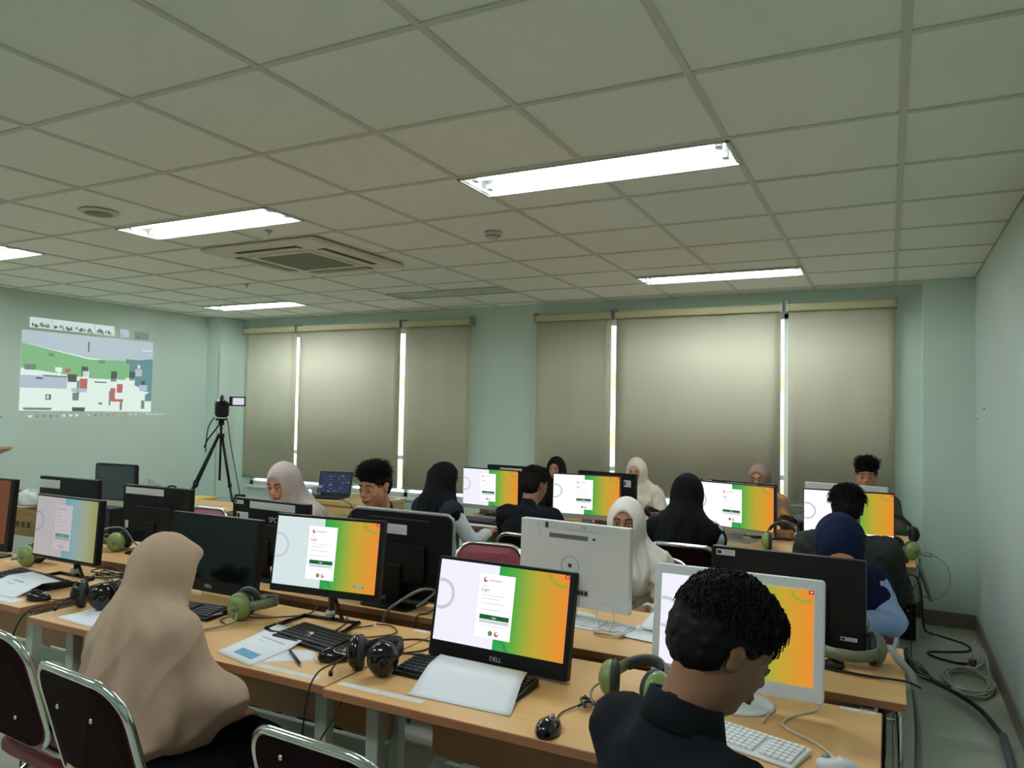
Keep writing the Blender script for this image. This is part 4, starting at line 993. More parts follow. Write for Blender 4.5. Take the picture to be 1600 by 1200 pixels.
b = MB(); b.cyl((0, 0, 0), .022, .06, 14, None, Matrix.Translation((0, -.10, .13)) @ Matrix.Rotation(R(90), 4, 'X')); b.build('viewfinder', BLACKP, cm)
b = MB(); b.box(.05, .17, -.09, -.075, .10, .175); pn = b.build('screen_panel', BLACKP, cm)
b = MB(); b.quad(.075, .16, .11, .165, -.0912, emat('camcorder_screen', (226, 222, 236), .9)); b.build('screen', None, pn)
b = MB(); b.cyl((0, 0, 0), .035, .05, 20, None, Matrix.Translation((-.055, -.02, .12)) @ Matrix.Rotation(R(90), 4, 'Y')); b.build('tape_drum', GREYP, cm)
cable([(tx + .05, ty - .05, 1.50), (tx + .14, ty - .05, 1.40), (tx + .20, ty - .05, 1.15), (tx + .30, ty - .06, .85), (tx + .42, ty - .08, .5), (tx + .5, ty - .1, .05)], .005, CABLEK, 'thin black cable hanging from the video camera to the floor')
cable([(tx - .05, ty - .05, 1.42), (tx - .11, ty - .07, 1.32), (tx - .13, ty - .08, 1.15), (tx - .13, ty - .08, 1.05)], .006, CABLEK, 'short black strap cable hanging on the left of the tripod head')
cable([(-7.17, 4.657, 2.2), (-7.172, 4.657, 1.2), (-7.17, 4.657, .5), (-7.12, 4.66, .46), (-7.11, 4.93, .44)], .003, CABLEG, 'thin grey cable down the left corner pillar to the wall plug')
wp = thing('wall_socket', 'black plug in a socket low on the left corner pillar', 'socket', (-7.13, 4.97, .43))
b = MB(); b.box(-.02, .09, -.03, .045, -.04, .04, BLACKP); bev(b.build('plug', BLACKP, wp), .006)
b = MB(); b.box(-.02, .10, .0445, .05, -.05, .05, WHITEP); b.build('plate', WHITEP, wp)
st_ = thing('stand', 'small black stand with a yellow top right of the black monitor back', 'stand', (-6.13, 3.55, 0))
b = MB(); b.box(-.13, .13, -.12, .12, .0, .58, BLACKP); bev(b.build('cabinet', BLACKP, st_), .01)
b = MB(); b.box(-.12, .12, -.11, .11, .58, .64, YEL); bev(b.build('top', YEL, st_), .004)
lc = thing('lectern', 'light wooden lectern with a dark slanted top at the left edge', 'lectern', (-7.10, 1.90, 0), R(-90))
b = MB(); b.box(-.22, .22, -.16, .16, 0.04, 1.02, WOODL); bev(b.build('body', WOODL, lc), .004)
b = MB(); b.box(-.27, .27, -.22, .22, 0, .04, WOODL); b.build('base', WOODL, lc)
b = MB(); b.box(-.28, .28, -.24, .24, -.012, .012, WOODP); bev(b.build('slanted_top', WOODP, lc, (0, 0, 1.08), (R(16), 0, 0)), .004)
# ---------------------------------------------------------------- projection on the left wall
def pic(name, quads, par, x, m0=None):
    b = MB()
    for m, pts in quads: b.add([(x + k, p[0], p[1]) for k, p in [(0, p) for p in pts]], [tuple(range(len(pts)))], m)
    return b.build(name, None, par)
PJ = thing('projected_picture', 'bright projected video call showing a green room with white tables, on the left wall', 'projection', (X0, 0, 0))
def pm(n, rgb, s=.72): return emat('projection_' + n, rgb, s)
xw = .003
def U(u, v):  # main picture 2.51..3.92, z 2.235..1.465
    return (2.51 + 1.41 * u, 2.235 - .77 * v)
def poly(m, uv, lv):
    return (m, lv, [U(*p) for p in uv])
sky_ = pm('pale_ceiling', (196, 214, 222), .8); grn = pm('green_wall', (146, 208, 150), .75); whi = pm('white_tables', (232, 250, 240), .9); gry = pm('grey', (150, 170, 160), .6)
dkp = pm('dark', (104, 118, 112), .6); redp = pm('red_chair', (214, 128, 120), .7); tealp = pm('teal_window', (120, 168, 170), .7); lil = pm('lilac', (196, 208, 224), .8)
L_ = [poly(whi, [(0, 0), (1, 0), (1, 1), (0, 1)], 0), poly(sky_, [(0, 0), (1, 0), (1, .33), (.48, .29), (0, .16)], 1), poly(grn, [(0, .16), (.48, .31), (.8, .29), (.8, .56), (.48, .56), (0, .47)], 2),
      poly(tealp, [(.8, .29), (1, .24), (1, .72), (.8, .6)], 2), poly(gry, [(.18, .26), (.22, .265), (.22, .31), (.18, .30)], 3), poly(gry, [(.545, .31), (.6, .31), (.6, .35), (.545, .35)], 3), poly(gry, [(.77, .27), (.87, .27), (.87, .34), (.77, .33)], 3),
      poly(dkp, [(.465, .08), (.475, .08), (.475, .23), (.465, .23)], 3), poly(sky_, [(.45, .21), (.49, .21), (.48, .27), (.455, .27)], 4)]
q = random.Random(8)
for (u, v, w_, h_, m) in [(.02, .42, .08, .07, gry), (.23, .44, .05, .06, whi), (.30, .45, .04, .05, redp), (.10, .58, .05, .02, dkp), (.32, .52, .07, .10, dkp), (.42, .41, .05, .13, dkp), (.43, .47, .05, .09, whi), (.41, .57, .06, .13, redp), (.39, .60, .02, .17, gry),
                          (.52, .60, .10, .015, dkp), (.65, .45, .05, .14, dkp), (.66, .55, .05, .11, whi), (.80, .44, .05, .12, dkp), (.77, .53, .08, .17, whi), (.70, .62, .05, .12, redp), (.65, .68, .04, .18, redp), (.66, .83, .10, .035, redp), (.64, .72, .015, .2, gry),
                          (.905, .56, .035, .06, dkp), (.89, .62, .07, .11, lil), (.94, .70, .06, .15, tealp), (.73, .86, .02, .12, gry), (.91, .84, .03, .12, gry), (.17, .79, .04, .07, dkp), (.178, .80, .018, .05, whi), (.35, .70, .12, .05, lil), (.36, .76, .05, .1, gry),
                          (.02, .96, .2, .03, gry), (.36, .95, .10, .05, dkp), (.56, .88, .03, .03, gry), (.9, .12, .1, .012, whi), (.25, .47, .02, .08, whi), (.145, .545, .18, .02, gry), (.85, .40, .06, .10, lil), (.87, .34, .02, .05, whi)]:
    L_.append(poly(m, [(u, v), (u + w_, v), (u + w_ * .95, v + h_), (u + w_ * .05, v + h_)], 5))
L_.append(poly(whi, [(0, .72), (.34, .72), (.35, 1), (0, 1)], 4)); L_.append(poly(lil, [(.0, .56), (.32, .55), (.32, .71), (.0, .715)], 3)); L_.append(poly(whi, [(.50, .72), (.64, .70), (.64, .98), (.46, .98)], 4)); L_.append(poly(whi, [(.68, .76), (.86, .70), (.98, .72), (.86, .84)], 6))
L_ = [(m, lv, p) for m, lv, p in L_]
b = MB()
for m, lv, pts in L_: b.add([(xw + .0006 * lv, p[0], p[1]) for p in pts], [tuple(range(len(pts)))], m)
b.build('video_image', None, PJ)
def thumb(y0, y1, z0, z1, seed, m0, nb=9):
    b = MB(); b.add([(xw, y0, z0), (xw, y1, z0), (xw, y1, z1), (xw, y0, z1)], [(0, 1, 2, 3)], m0); q = random.Random(seed)
    for i in range(nb):
        y = y0 + (y1 - y0) * q.uniform(.03, .85); w_ = (y1 - y0) * q.uniform(.04, .12); z = z0 + (z1 - z0) * q.uniform(0, .25); h_ = (z1 - z0) * q.uniform(.12, .35)
        k = xw + .0006 + .0002 * i; b.add([(k, y, z), (k, y + w_, z), (k, y + w_ * .8, z + h_), (k, y + w_ * .2, z + h_)], [(0, 1, 2, 3)], q.choice([dkp, gry, dkp]))
    b.build('thumbnail', None, PJ)
for i in range(4): thumb(2.575 + .22 * i, 2.575 + .215 + .22 * i, 2.265, 2.365, i, pm('thumb_white', (214, 232, 228), .85), 16)
thumb(3.52, 3.62, 2.262, 2.345, 7, lil, 3); thumb(3.69, 3.86, 2.258, 2.335, 8, gry, 4)
tb = MB(); q = random.Random(2)
cols = [pm('ic_pink', (190, 160, 170), .7), pm('ic_cyan', (120, 200, 220), .8), whi, pm('ic_blue', (90, 150, 200), .8), gry, pm('ic_orange', (226, 150, 100), .8), whi, lil]
for i in range(22):
    y = 2.35 + .066 * i; z = 1.405 + .0015 * i; r = .013
    tb.add([(xw, y + r * math.cos(a * PI / 4), z + r * math.sin(a * PI / 4)) for a in range(8)], [tuple(range(8))], cols[q.randrange(8)])
for i in range(5): tb.add([(xw, 3.86 + .055 * i, 1.43), (xw, 3.89 + .055 * i, 1.43), (xw, 3.89 + .055 * i, 1.442), (xw, 3.86 + .055 * i, 1.442)], [(0, 1, 2, 3)], whi)
tb.build('taskbar_icons', None, PJ)
# marks on the right wall
for i, (y, z, w_) in enumerate([(4.25, 1.62, .10), (4.72, 1.55, .05)]):
    b = MB(); b.box(-.0015, 0, -w_ / 2, w_ / 2, -.004, .004, INK); o = b.build('wall_mark', INK, None, (X1, y, z)); tag(o, ['longer dark scuff mark on the right wall', 'short dark scuff mark near the right corner'][i], 'mark')

# ---------------------------------------------------------------- chairs
def make_chair(label, x, y, rz, handle=True, zt=.84, grp='maroon chairs with chrome frames'):
    t = thing('stacking_chair', label, 'chair', (x, y, 0), rz, grp)
    W = .19; zs = .44
    lean = .10
    def bp(u, z):   # point on the back surface; y depends on the height
        k = (z - .5) / .34
        return (u, -.20 - lean * k - .02 * (1 - (u / W) ** 2), z)
    out = []
    for p in rrect(2 * W, zt - .50, .085, 7, 0, (zt + .50) / 2): out.append(p)
    b = MB(); n = len(out)
    v = [tuple(Vector(bp(p[0], p[1])) + Vector((0, .012, 0))) for p in out] + [tuple(Vector(bp(p[0], p[1])) + Vector((0, -.010, 0))) for p in out]
    cv = [tuple(Vector(bp(p[0] * .8, (p[1] - .67) * .8 + .67)) + Vector((0, .028, 0))) for p in out]
    f = [(i, (i + 1) % n, n + (i + 1) % n, n + i) for i in range(n)] + [tuple(range(n, 2 * n))]
    v += cv; f += [(2 * n + i, 2 * n + (i + 1) % n, (i + 1) % n, i) for i in range(n)] + [tuple(range(3 * n - 1, 2 * n - 1, -1))]
    b.add(v, f, MAROON, None, False); bk = b.build('backrest', MAROON, t); bk.data.materials.append(DKMAROON); bk.data.polygons[n].material_index = 1
    b = MB(); fr = [p for p in rrect(2 * W + .022, zt - .50 + .022, .095, 8, 0, (zt + .50) / 2)]
    k0 = [p for p in fr if p[1] > .50]
    pts = [Vector(bp(p[0], p[1])) for p in k0]
    right = sorted([p for p in pts if p.x > 0], key=lambda p: (p.z, -p.x)); left = sorted([p for p in pts if p.x <= 0], key=lambda p: (-p.z, -p.x))
    path = [Vector((W + .03, .17, .0)), Vector((W + .025, .14, .30)), Vector((W + .02, -.02, zs - .02)), Vector((W + .012, -.17, .47))] + right + left + [Vector((-W - .012, -.17, .47)), Vector((-W - .02, -.02, zs - .02)), Vector((-W - .025, .14, .30)), Vector((-W - .03, .17, 0))]
    b.tube(path, .0115, 10, CHROME); b.build('back_frame', CHROME, t)
    for s in (-1, 1):
        b = MB(); b.tube(cat_rom([(s * (W + .02), .15, zs - .05), (s * (W + .02), .02, zs - .09), (s * (W + .02), -.14, .24), (s * (W + .035), -.24, .0)], 5), .011, 8, CHROME); b.build('leg', CHROME, t)
    b = MB(); b.tube([(-W - .02, -.13, .26), (W + .02, -.13, .26)], .008, 8, CHROME); b.build('stretcher', CHROME, t)
    b = MB(); b.prism(rrect(.40, .40, .06, 6), 0, .055, MAROON, Matrix.Translation((0, .02, zs + .01)) @ Matrix.Rotation(R(-90), 4, 'X'), inset=.015); b.build('seat', MAROON, t)
    for s in (-1, 1):
        for z in (.80 if zt > .8 else .74, .62):
            c = Vector(bp(s * .08, z - .03)); b = MB(); b.ell(c + Vector((0, -.012, 0)), (.007, .004, .007), 10); b.build('screw', CHROME, t)
    if handle:
        c = Vector(bp(0, zt - .035)); b = MB(); hp = [(-.045, .018), (.045, .018), (.03, -.008), (0.012, -.02), (-.012, -.02), (-.03, -.008)]
        b.add([(c.x + p[0], c.y + .0165 + (.0 if p[1] > 0 else .005), c.z + p[1]) for p in hp], [tuple(range(6))], GREYP); b.build('handle_recess', GREYP, t)
    return t
def seat_under(root, label, zt=.80, dy=-.02, dr=0.0):
    a = root.rotation_euler[2]; c_, s_ = math.cos(a), math.sin(a)
    return make_chair(label, root.location[0] - s_ * dy, root.location[1] + c_ * dy, a + dr, zt=zt)
CH = [('maroon chair with chrome frame at the lower left edge of the photo', -2.47, -.04, R(-4), .85),
      ('maroon chair at the bottom edge in front of the middle desk gap', -1.15, -.10, R(-3), .81),
      ('maroon chair directly behind the woman in the long beige hijab', -1.83, -.17, R(-6), .86), ('maroon chair behind the boy in black with his back to us', -1.86, 2.43, 0, .84),
      ('maroon chair behind the woman in black hijab with her back to us', -.985, 2.44, 0, .87),
      ('maroon chair facing us at far left beside the black monitor backs', -4.16, 1.63, PI, .84), ('empty maroon chair facing us between the login screen and the white computer', -1.95, 1.62, PI + R(4), .81)]
for lb, x, y, rz, zt in CH: make_chair(lb, x, y, rz, zt=zt)

# ---------------------------------------------------------------- people: distance fields meshed into one continuous skin
class Field:
    def __init__(s, lo, hi, vox):
        s.lo = np.array(lo, float); s.vox = vox
        s.n = np.ceil((np.array(hi) - s.lo) / vox).astype(int)
        s.ax = [s.lo[i] + vox * np.arange(s.n[i]) for i in range(3)]
        s.D = np.full(tuple(s.n), .3, np.float32)
    def sl(s, lo, hi):
        a = [max(0, int((lo[i] - s.lo[i]) / s.vox)) for i in range(3)]; b = [min(s.n[i], int((hi[i] - s.lo[i]) / s.vox) + 2) for i in range(3)]
        if any(b[i] <= a[i] for i in range(3)): return None
        return tuple(slice(a[i], b[i]) for i in range(3))
    def grid(s, q):
        return np.meshgrid(*[s.ax[i][q[i]].astype(np.float32) for i in range(3)], indexing='ij')
    def comb(s, q, d, k, op):
        c = s.D[q]
        if op == '+':
            h = np.clip(.5 + .5 * (c - d) / k, 0, 1); s.D[q] = c * (1 - h) + d * h - k * h * (1 - h)
        else:
            h = np.clip(.5 - .5 * (c + d) / k, 0, 1); s.D[q] = c * (1 - h) + (-d) * h + k * h * (1 - h)
    def cone(s, a, b, r1, r2, k=.02, op='+', sq=None):
        a = np.array(a, float); b = np.array(b, float); m = max(r1, r2) + k + .03
        q = s.sl(np.minimum(a, b) - m, np.maximum(a, b) + m)
        if q is None: return
        X, Y, Z = s.grid(q); ba = b - a; l2 = float(ba @ ba) + 1e-9
        t = np.clip(((X - a[0]) * ba[0] + (Y - a[1]) * ba[1] + (Z - a[2]) * ba[2]) / l2, 0, 1)
        d = np.sqrt((X - a[0] - t * ba[0]) ** 2 + (Y - a[1] - t * ba[1]) ** 2 + (Z - a[2] - t * ba[2]) ** 2) - (r1 + (r2 - r1) * t)
        s.comb(q, d, k, op)
    def ell(s, c, r, M=None, k=.02, op='+'):
        c = np.array(c, float); r = np.array(r, float); m = r.max() + k + .03
        q = s.sl(c - m, c + m)
        if q is None: return
        X, Y, Z = s.grid(q); X = X - c[0]; Y = Y - c[1]; Z = Z - c[2]
        if M is not None:
            A = np.array(M)   # columns: local axes in world
            X, Y, Z = (X * A[0, 0] + Y * A[1, 0] + Z * A[2, 0], X * A[0, 1] + Y * A[1, 1] + Z * A[2, 1], X * A[0, 2] + Y * A[1, 2] + Z * A[2, 2])
        k0 = np.sqrt((X / r[0]) ** 2 + (Y / r[1]) ** 2 + (Z / r[2]) ** 2) + 1e-6
        k1 = np.sqrt((X / r[0] ** 2) ** 2 + (Y / r[1] ** 2) ** 2 + (Z / r[2] ** 2) ** 2) + 1e-6
        s.comb(q, k0 * (k0 - 1) / k1, k, op)
    def plane(s, p, n, k=.004):
        """cut away the side the normal points to"""
        X, Y, Z = s.grid((slice(None),) * 3); n = np.array(n, float); n /= np.linalg.norm(n)
        d = -((X - p[0]) * n[0] + (Y - p[1]) * n[1] + (Z - p[2]) * n[2])
        h = np.clip(.5 - .5 * (s.D + d) / k, 0, 1); s.D = (s.D * (1 - h) + (-d) * h + k * h * (1 - h)).astype(np.float32)
    def disp(s, fn):
        X, Y, Z = s.grid((slice(None),) * 3); s.D += fn(X, Y, Z).astype(np.float32)
    def mesh(s, name, m, parent, split=None):
        D = np.pad(s.D, 1, constant_values=.3)
        g = vdb.FloatGrid(.3); g.copyFromArray(D.astype(np.float32))
        g.transform = vdb.createLinearTransform(voxelSize=s.vox)
        pts, tris, quads = g.convertToPolygons(0.0, .12 if name in ('body', 'shirt', 'trousers', 'skirt', 'jacket', 'black_blouse') else 0.0)
        pts = pts + (s.lo - s.vox)
        me = bpy.data.meshes.new(name)
        nq, ntr = len(quads), len(tris)
        me.vertices.add(len(pts)); me.vertices.foreach_set('co', pts.astype(np.float32).ravel())
        idx = np.concatenate([quads[:, ::-1].ravel(), tris[:, ::-1].ravel()]) if ntr else quads[:, ::-1].ravel()
        me.loops.add(len(idx)); me.loops.foreach_set('vertex_index', idx.astype(np.int32))
        st = np.concatenate([np.arange(nq) * 4, nq * 4 + np.arange(ntr) * 3])
        me.polygons.add(nq + ntr); me.polygons.foreach_set('loop_start', st.astype(np.int32))
        me.polygons.foreach_set('use_smooth', [True] * (nq + ntr))
        me.materials.append(m); me.update(calc_edges=True); me.validate()
        # make normals point outwards
        vol = 0.0
        P = pts; Q = quads
        a, b_, c = P[Q[:, 0]], P[Q[:, 1]], P[Q[:, 2]]; vol = float(np.einsum('ij,ij->i', a - P.mean(0), np.cross(b_ - P.mean(0), c - P.mean(0))).sum())
        if vol > 0: me.flip_normals()
        o = bpy.data.objects.new(name, me); COL.objects.link(o); o.parent = parent
        return o
def rotm(yaw, pitch, roll=0.0):
    """head axes: local +Y is the look direction; pitch > 0 looks down; yaw > 0 turns to the person's left"""
    return np.array((Matrix.Rotation(yaw, 3, 'Z') @ Matrix.Rotation(-pitch, 3, 'X') @ Matrix.Rotation(roll, 3, 'Y')))
class Pose: pass
def pose(lean=.15, side=0.0, hy=0.0, hp=.35, hr=0.0, hfwd=.06, hands=((-.16, .42, .80), (.16, .42, .80)), elb=None, hz=.53, w=1.0, knees=.43, hx=0.0):
    p = Pose(); L = lean
    p.w = w
    t = np.array([math.sin(side), math.sin(L) * math.cos(side), math.cos(L) * math.cos(side)]); p.t = t
    p.H = np.array([0, 0, hz]); p.N = p.H + .50 * t
    rx = np.array([math.cos(side), 0, -math.sin(side)]); fw = np.cross(t, rx) * -1.0
    fw = np.cross(rx, t) * -1.0
    if fw[1] < 0: fw = -fw
    p.rx, p.fw = rx, fw
    p.B = np.stack([rx, fw, t], 1)
    p.M = rotm(hy, hp, hr)
    up = p.M[:, 2]
    p.C = p.N + np.array([hx, hfwd, .085]) + up * .085 + np.array([0, .0, 0])
    p.Sh = [p.N - .045 * t + s * .165 * w * rx for s in (-1, 1)]
    p.Ha = [np.array(h, float) for h in hands]
    p.El = []
    for i, s in enumerate((-1, 1)):
        if elb and elb[i] is not None: p.El.append(np.array(elb[i], float)); continue
        a, b_ = p.Sh[i], p.Ha[i]; d = b_ - a; D_ = np.linalg.norm(d); l1, l2 = .275, .25
        D_ = min(D_, l1 + l2 - .01); x = (l1 * l1 - l2 * l2 + D_ * D_) / (2 * D_); y = math.sqrt(max(0, l1 * l1 - x * x))
        u_ = d / np.linalg.norm(d); o_ = np.array([s * .55, -.35, -1.0]); o_ -= u_ * (o_ @ u_); o_ /= np.linalg.norm(o_)
        p.El.append(a + u_ * x + o_ * y)
        p.Ha[i] = a + u_ * D_ if np.linalg.norm(d) > l1 + l2 - .01 else b_
    p.hip = [np.array([s * .085, .02, hz - .02]) for s in (-1, 1)]
    p.kn = [np.array([s * .11, knees, hz - .01]) for s in (-1, 1)]
    p.an = [np.array([s * .12, knees - .02, .10]) for s in (-1, 1)]
    return p
def torso(F, p, off=0.0, k=.05, f=1.0):
    t = p.t; B = p.B; w = p.w; H = p.H
    F.ell(H + .0 * t, (.165 * w + off, .125 * f + off, .12 + off), B, k=.03)
    F.ell(H + .16 * t, (.138 * w + off, .105 * f + off, .14 + off), B, k=k)
    F.ell(H + .33 * t, (.155 * w + off, .112 * f + off, .15 + off), B, k=k)
    for s in (0, 1): F.cone(p.N - .055 * t, p.Sh[s] - .005 * t, .062 + off, .052 + off, k=.05)
def arm(F, p, s, off=0.0, to=1.0, k=.025):
    a, e, h = p.Sh[s], p.El[s], p.Ha[s]
    F.cone(a, e, .050 + off, .040 + off, k=.03)
    F.cone(e, e + (h - e) * to, .039 + off, .039 + (.026 - .039) * to + off, k=k)
def leg(F, p, s, off=0.0, to=1.0):
    F.cone(p.hip[s], p.kn[s], .082 + off, .058 + off, k=.04)
    F.cone(p.kn[s], p.kn[s] + (p.an[s] - p.kn[s]) * to, .056 + off, .040 + off, k=.02)
def hand(F, p, s):
    h, e = p.Ha[s], p.El[s]; d = (h - e) / np.linalg.norm(h - e); d = np.array([d[0], d[1], d[2] * .3]); d /= np.linalg.norm(d)
    sg = -1 if s == 0 else 1; side = np.cross(d, [0, 0, 1.0]); side /= np.linalg.norm(side); up = np.cross(side, d)
    F.cone(h, h + d * .07 + side * 0, .024, .022, k=.015)
    F.ell(h + d * .055, (.038, .042, .016), np.stack([side, d, up], 1), k=.012)
    for i, (o_, l1, l2) in enumerate(((-.027, .034, .03), (-.009, .040, .034), (.009, .038, .032), (.027, .030, .024))):
        a = h + d * .085 + side * o_; b_ = a + d * l1 + side * o_ * .2 + up * .002; c = b_ + d * l2 * .8 - up * l2 * .55
        F.cone(a, b_, .0095, .0085, k=.006); F.cone(b_, c, .0085, .0075, k=.004)
    th = -sg; a = h + d * .03 + side * th * .026; b_ = a + d * .032 + side * th * .022 - up * .006; F.cone(a, b_, .012, .010, k=.01); F.cone(b_, b_ + d * .026 + side * th * .004, .010, .009, k=.005)
def headskin(F, p, fem=False):
    M, C = p.M, p.C
    P = lambda x, y, z: C + M @ np.array([x, y, z])
    E_ = lambda c, r, k=.015, op='+': F.ell(P(*c), r, M, k=k, op=op)
    E_((0, -.012, .032), (.074, .094, .083), k=.02)
    E_((0, .026, -.035), (.058, .062, .078), k=.03)
    E_((0, .058, -.092), (.024, .022, .02), k=.03)
    for s in (-1, 1):
        E_((s * .042, .012, -.058), (.02, .028, .03), k=.03)
        E_((s * .034, .058, -.026), (.024, .024, .024), k=.025)
        F.cone(P(s * .014, .082, .024), P(s * .046, .070, .026), .011, .009, k=.018)
        E_((s * .031, .098, .002), (.017, .020, .012), k=.014, op='-')
        E_((s * .031, .079, .002), (.0155, .0125, .0125), k=.004)
        E_((s * .076, -.008, -.004), (.007, .016, .029), k=.008)
        E_((s * .080, -.018, .012), (.006, .012, .016), k=.006)
        E_((s * .087, .000, -.003), (.009, .0095, .015), k=.004, op='-')
    F.cone(P(0, .086, .016), P(0, .108, -.024), .0065, .0105, k=.014)
    for s in (-1, 1): E_((s * .012, .097, -.029), (.0085, .010, .008), k=.008)
    E_((0, .090, -.056), (.027, .012, .012), k=.015)
    nk = p.N + .02 * p.t
    F.cone(P(0, -.022, -.055), nk, .050, .056, k=.035)
    F.cone(nk, p.N - .06 * p.t, .056, .060, k=.02)
SKINS = {}
def skin(n, rgb): return mat(n, rgb, .52, noise=.05, nscale=14, bump=.04, bscale=200, spec=.35)
LIPM = mat('lip_skin', (138, 74, 66), .42); EYEW = mat('eye_white', (206, 202, 194), .25); IRIS = mat('dark_iris', (26, 18, 14), .15); BROW = mat('eyebrow_hair', (30, 24, 22), .8)
HAIRM = mat('black_hair', (20, 17, 16), .6, noise=.2, nscale=40, spec=.12)
SHOE = mat('black_shoe', (26, 26, 28), .45)
def face_parts(root, body, p, gaze=.3, lid=.5):
    M, C = p.M, p.C; P = lambda x, y, z: Vector(C + M @ np.array([x, y, z]))
    Mm = Matrix([list(r) for r in M])
    for s in (-1, 1):
        b = MB(); T = Matrix.Translation(P(s * .031, .0835, .0)) @ Mm.to_4x4()
        b.ell((0, 0, 0), (.0125, .0095, .0062), 14, EYEW, T); ey = b.build('eye', EYEW, root)
        b = MB(); b.ell((0, .0062, -.0012), (.0058, .0042, .0058), 12, IRIS, T); b.build('iris', IRIS, ey)
        b = MB(); b.tube([P(s * .017, .0885, .002), P(s * .024, .0935, .0072), P(s * .033, .0935, .0082), P(s * .0445, .0855, .003)], [.0008, .0016, .0018, .001], 5, BROW); b.build('eyelashes', BROW, ey)
        b = MB(); b.tube([P(s * .013, .0935, .026), P(s * .026, .0935, .032), P(s * .040, .0845, .031), P(s * .050, .073, .025)], [.0032, .0038, .003, .0012], 6, BROW); b.build('eyebrow', BROW, root)
    b = MB()
    b.tube([P(-.023, .0935, -.060), P(-.010, .1015, -.0565), P(0, .1025, -.058), P(.010, .1015, -.0565), P(.023, .0935, -.060)], [.0015, .0042, .0038, .0042, .0015], 8, LIPM)
    b.tube([P(-.021, .0930, -.0625), P(-.008, .1005, -.0665), P(.008, .1005, -.0665), P(.021, .0930, -.0625)], [.0015, .0050, .0050, .0015], 8, LIPM)
    b.build('lips', LIPM, root)
def wr(a, f=1.0, seed=0.0):
    return lambda X, Y, Z: a * (np.sin(38 * f * Z + 14 * X + 5 * np.sin(17 * Y + seed) + seed) * np.sin(21 * f * X - 16 * Y + 6 * np.sin(11 * Z + seed)) + .5 * np.sin(70 * f * (Z + .6 * Y) + 9 * np.sin(13 * X + seed)))
def person_root(label, head, yaw, p, scale=None):
    """head: world position of the head centre; the figure is scaled so that its seat stays on the chair"""
    S = head[2] / p.C[2] if scale is None else scale
    c, s = math.cos(yaw), math.sin(yaw); x, y = p.C[0] * S, p.C[1] * S
    t = thing('person', label, 'person', (head[0] - (c * x - s * y), head[1] - (s * x + c * y), 0), yaw, None, S)
    return t
def body_mesh(root, p, sm, vox=.008, hands_=True):
    F = Field((-.46 + min(0, p.C[0]), -.32, 0.0), (.46 + max(0, p.C[0]), .80, p.C[2] + .17), vox)
    torso(F, p); [arm(F, p, s) for s in (0, 1)]; [leg(F, p, s) for s in (0, 1)]
    for s in (0, 1): F.cone(p.an[s], p.an[s] + np.array([0, .14, -.055]), .042, .03, k=.02)
    headskin(F, p)
    if hands_: [hand(F, p, s) for s in (0, 1)]
    return F.mesh('body', sm, root)
def shirt(root, p, m, vox=.009, off=.014, to=.92, name='shirt', a=.005, seed=0.0, hem=-.10, collar=True, neck=.066, f=1.0):
    F = Field((-.46, -.34, p.H[2] - .17), (.46, .62, p.N[2] + .16), vox)
    torso(F, p, off, f=f); [arm(F, p, s, off, to) for s in (0, 1)]
    nk = p.N + .02 * p.t
    if collar: F.cone(p.N - .02 * p.t, p.N + .035 * p.t + .0 * p.fw, .075, .062, k=.03)
    F.disp(wr(a, 1, seed))
    F.cone(p.N - .02 * p.t + .0 * p.fw, p.N + .12 * p.t + .03 * p.fw, .050, .060, k=.004, op='-')
    for s in (0, 1):
        h, e = p.Ha[s], p.El[s]; d = (h - e) / np.linalg.norm(h - e); c = e + (h - e) * to
        if to < .99: F.cone(c + d * .03, c + d * .12, .05, .06, k=.003, op='-')
    return F.mesh(name, m, root)
def trousers(root, p, m, vox=.011, skirt=False):
    F = Field((-.32, -.24, .02), (.32, .60, .72), vox)
    F.ell(p.H, (.18 * p.w, .145, .12), p.B, k=.03)
    for s in (0, 1): leg(F, p, s, .022 if skirt else .014, .97)
    if skirt:
        F.cone((0, .05, .50), (0, .42, .50), .12, .10, k=.05); F.cone((0, .42, .50), (0, .42, .14), .11, .14, k=.04)
    F.disp(wr(.004, .8, 2.0))
    return F.mesh('skirt' if skirt else 'trousers', m, root)
def shoes(root, p):
    for s in (0, 1):
        F = Field(p.an[s] + np.array([-.07, -.10, -.10]), p.an[s] + np.array([.07, .24, .06]), .008)
        F.cone(p.an[s] + np.array([0, -.02, -.04]), p.an[s] + np.array([0, .15, -.06]), .050, .042, k=.02); F.plane(p.an[s] + np.array([0, 0, -.098]), (0, 0, -1)); F.plane(p.an[s] + np.array([0, 0, .01]), (0, 0, 1))
        F.mesh('shoe', SHOE, root)
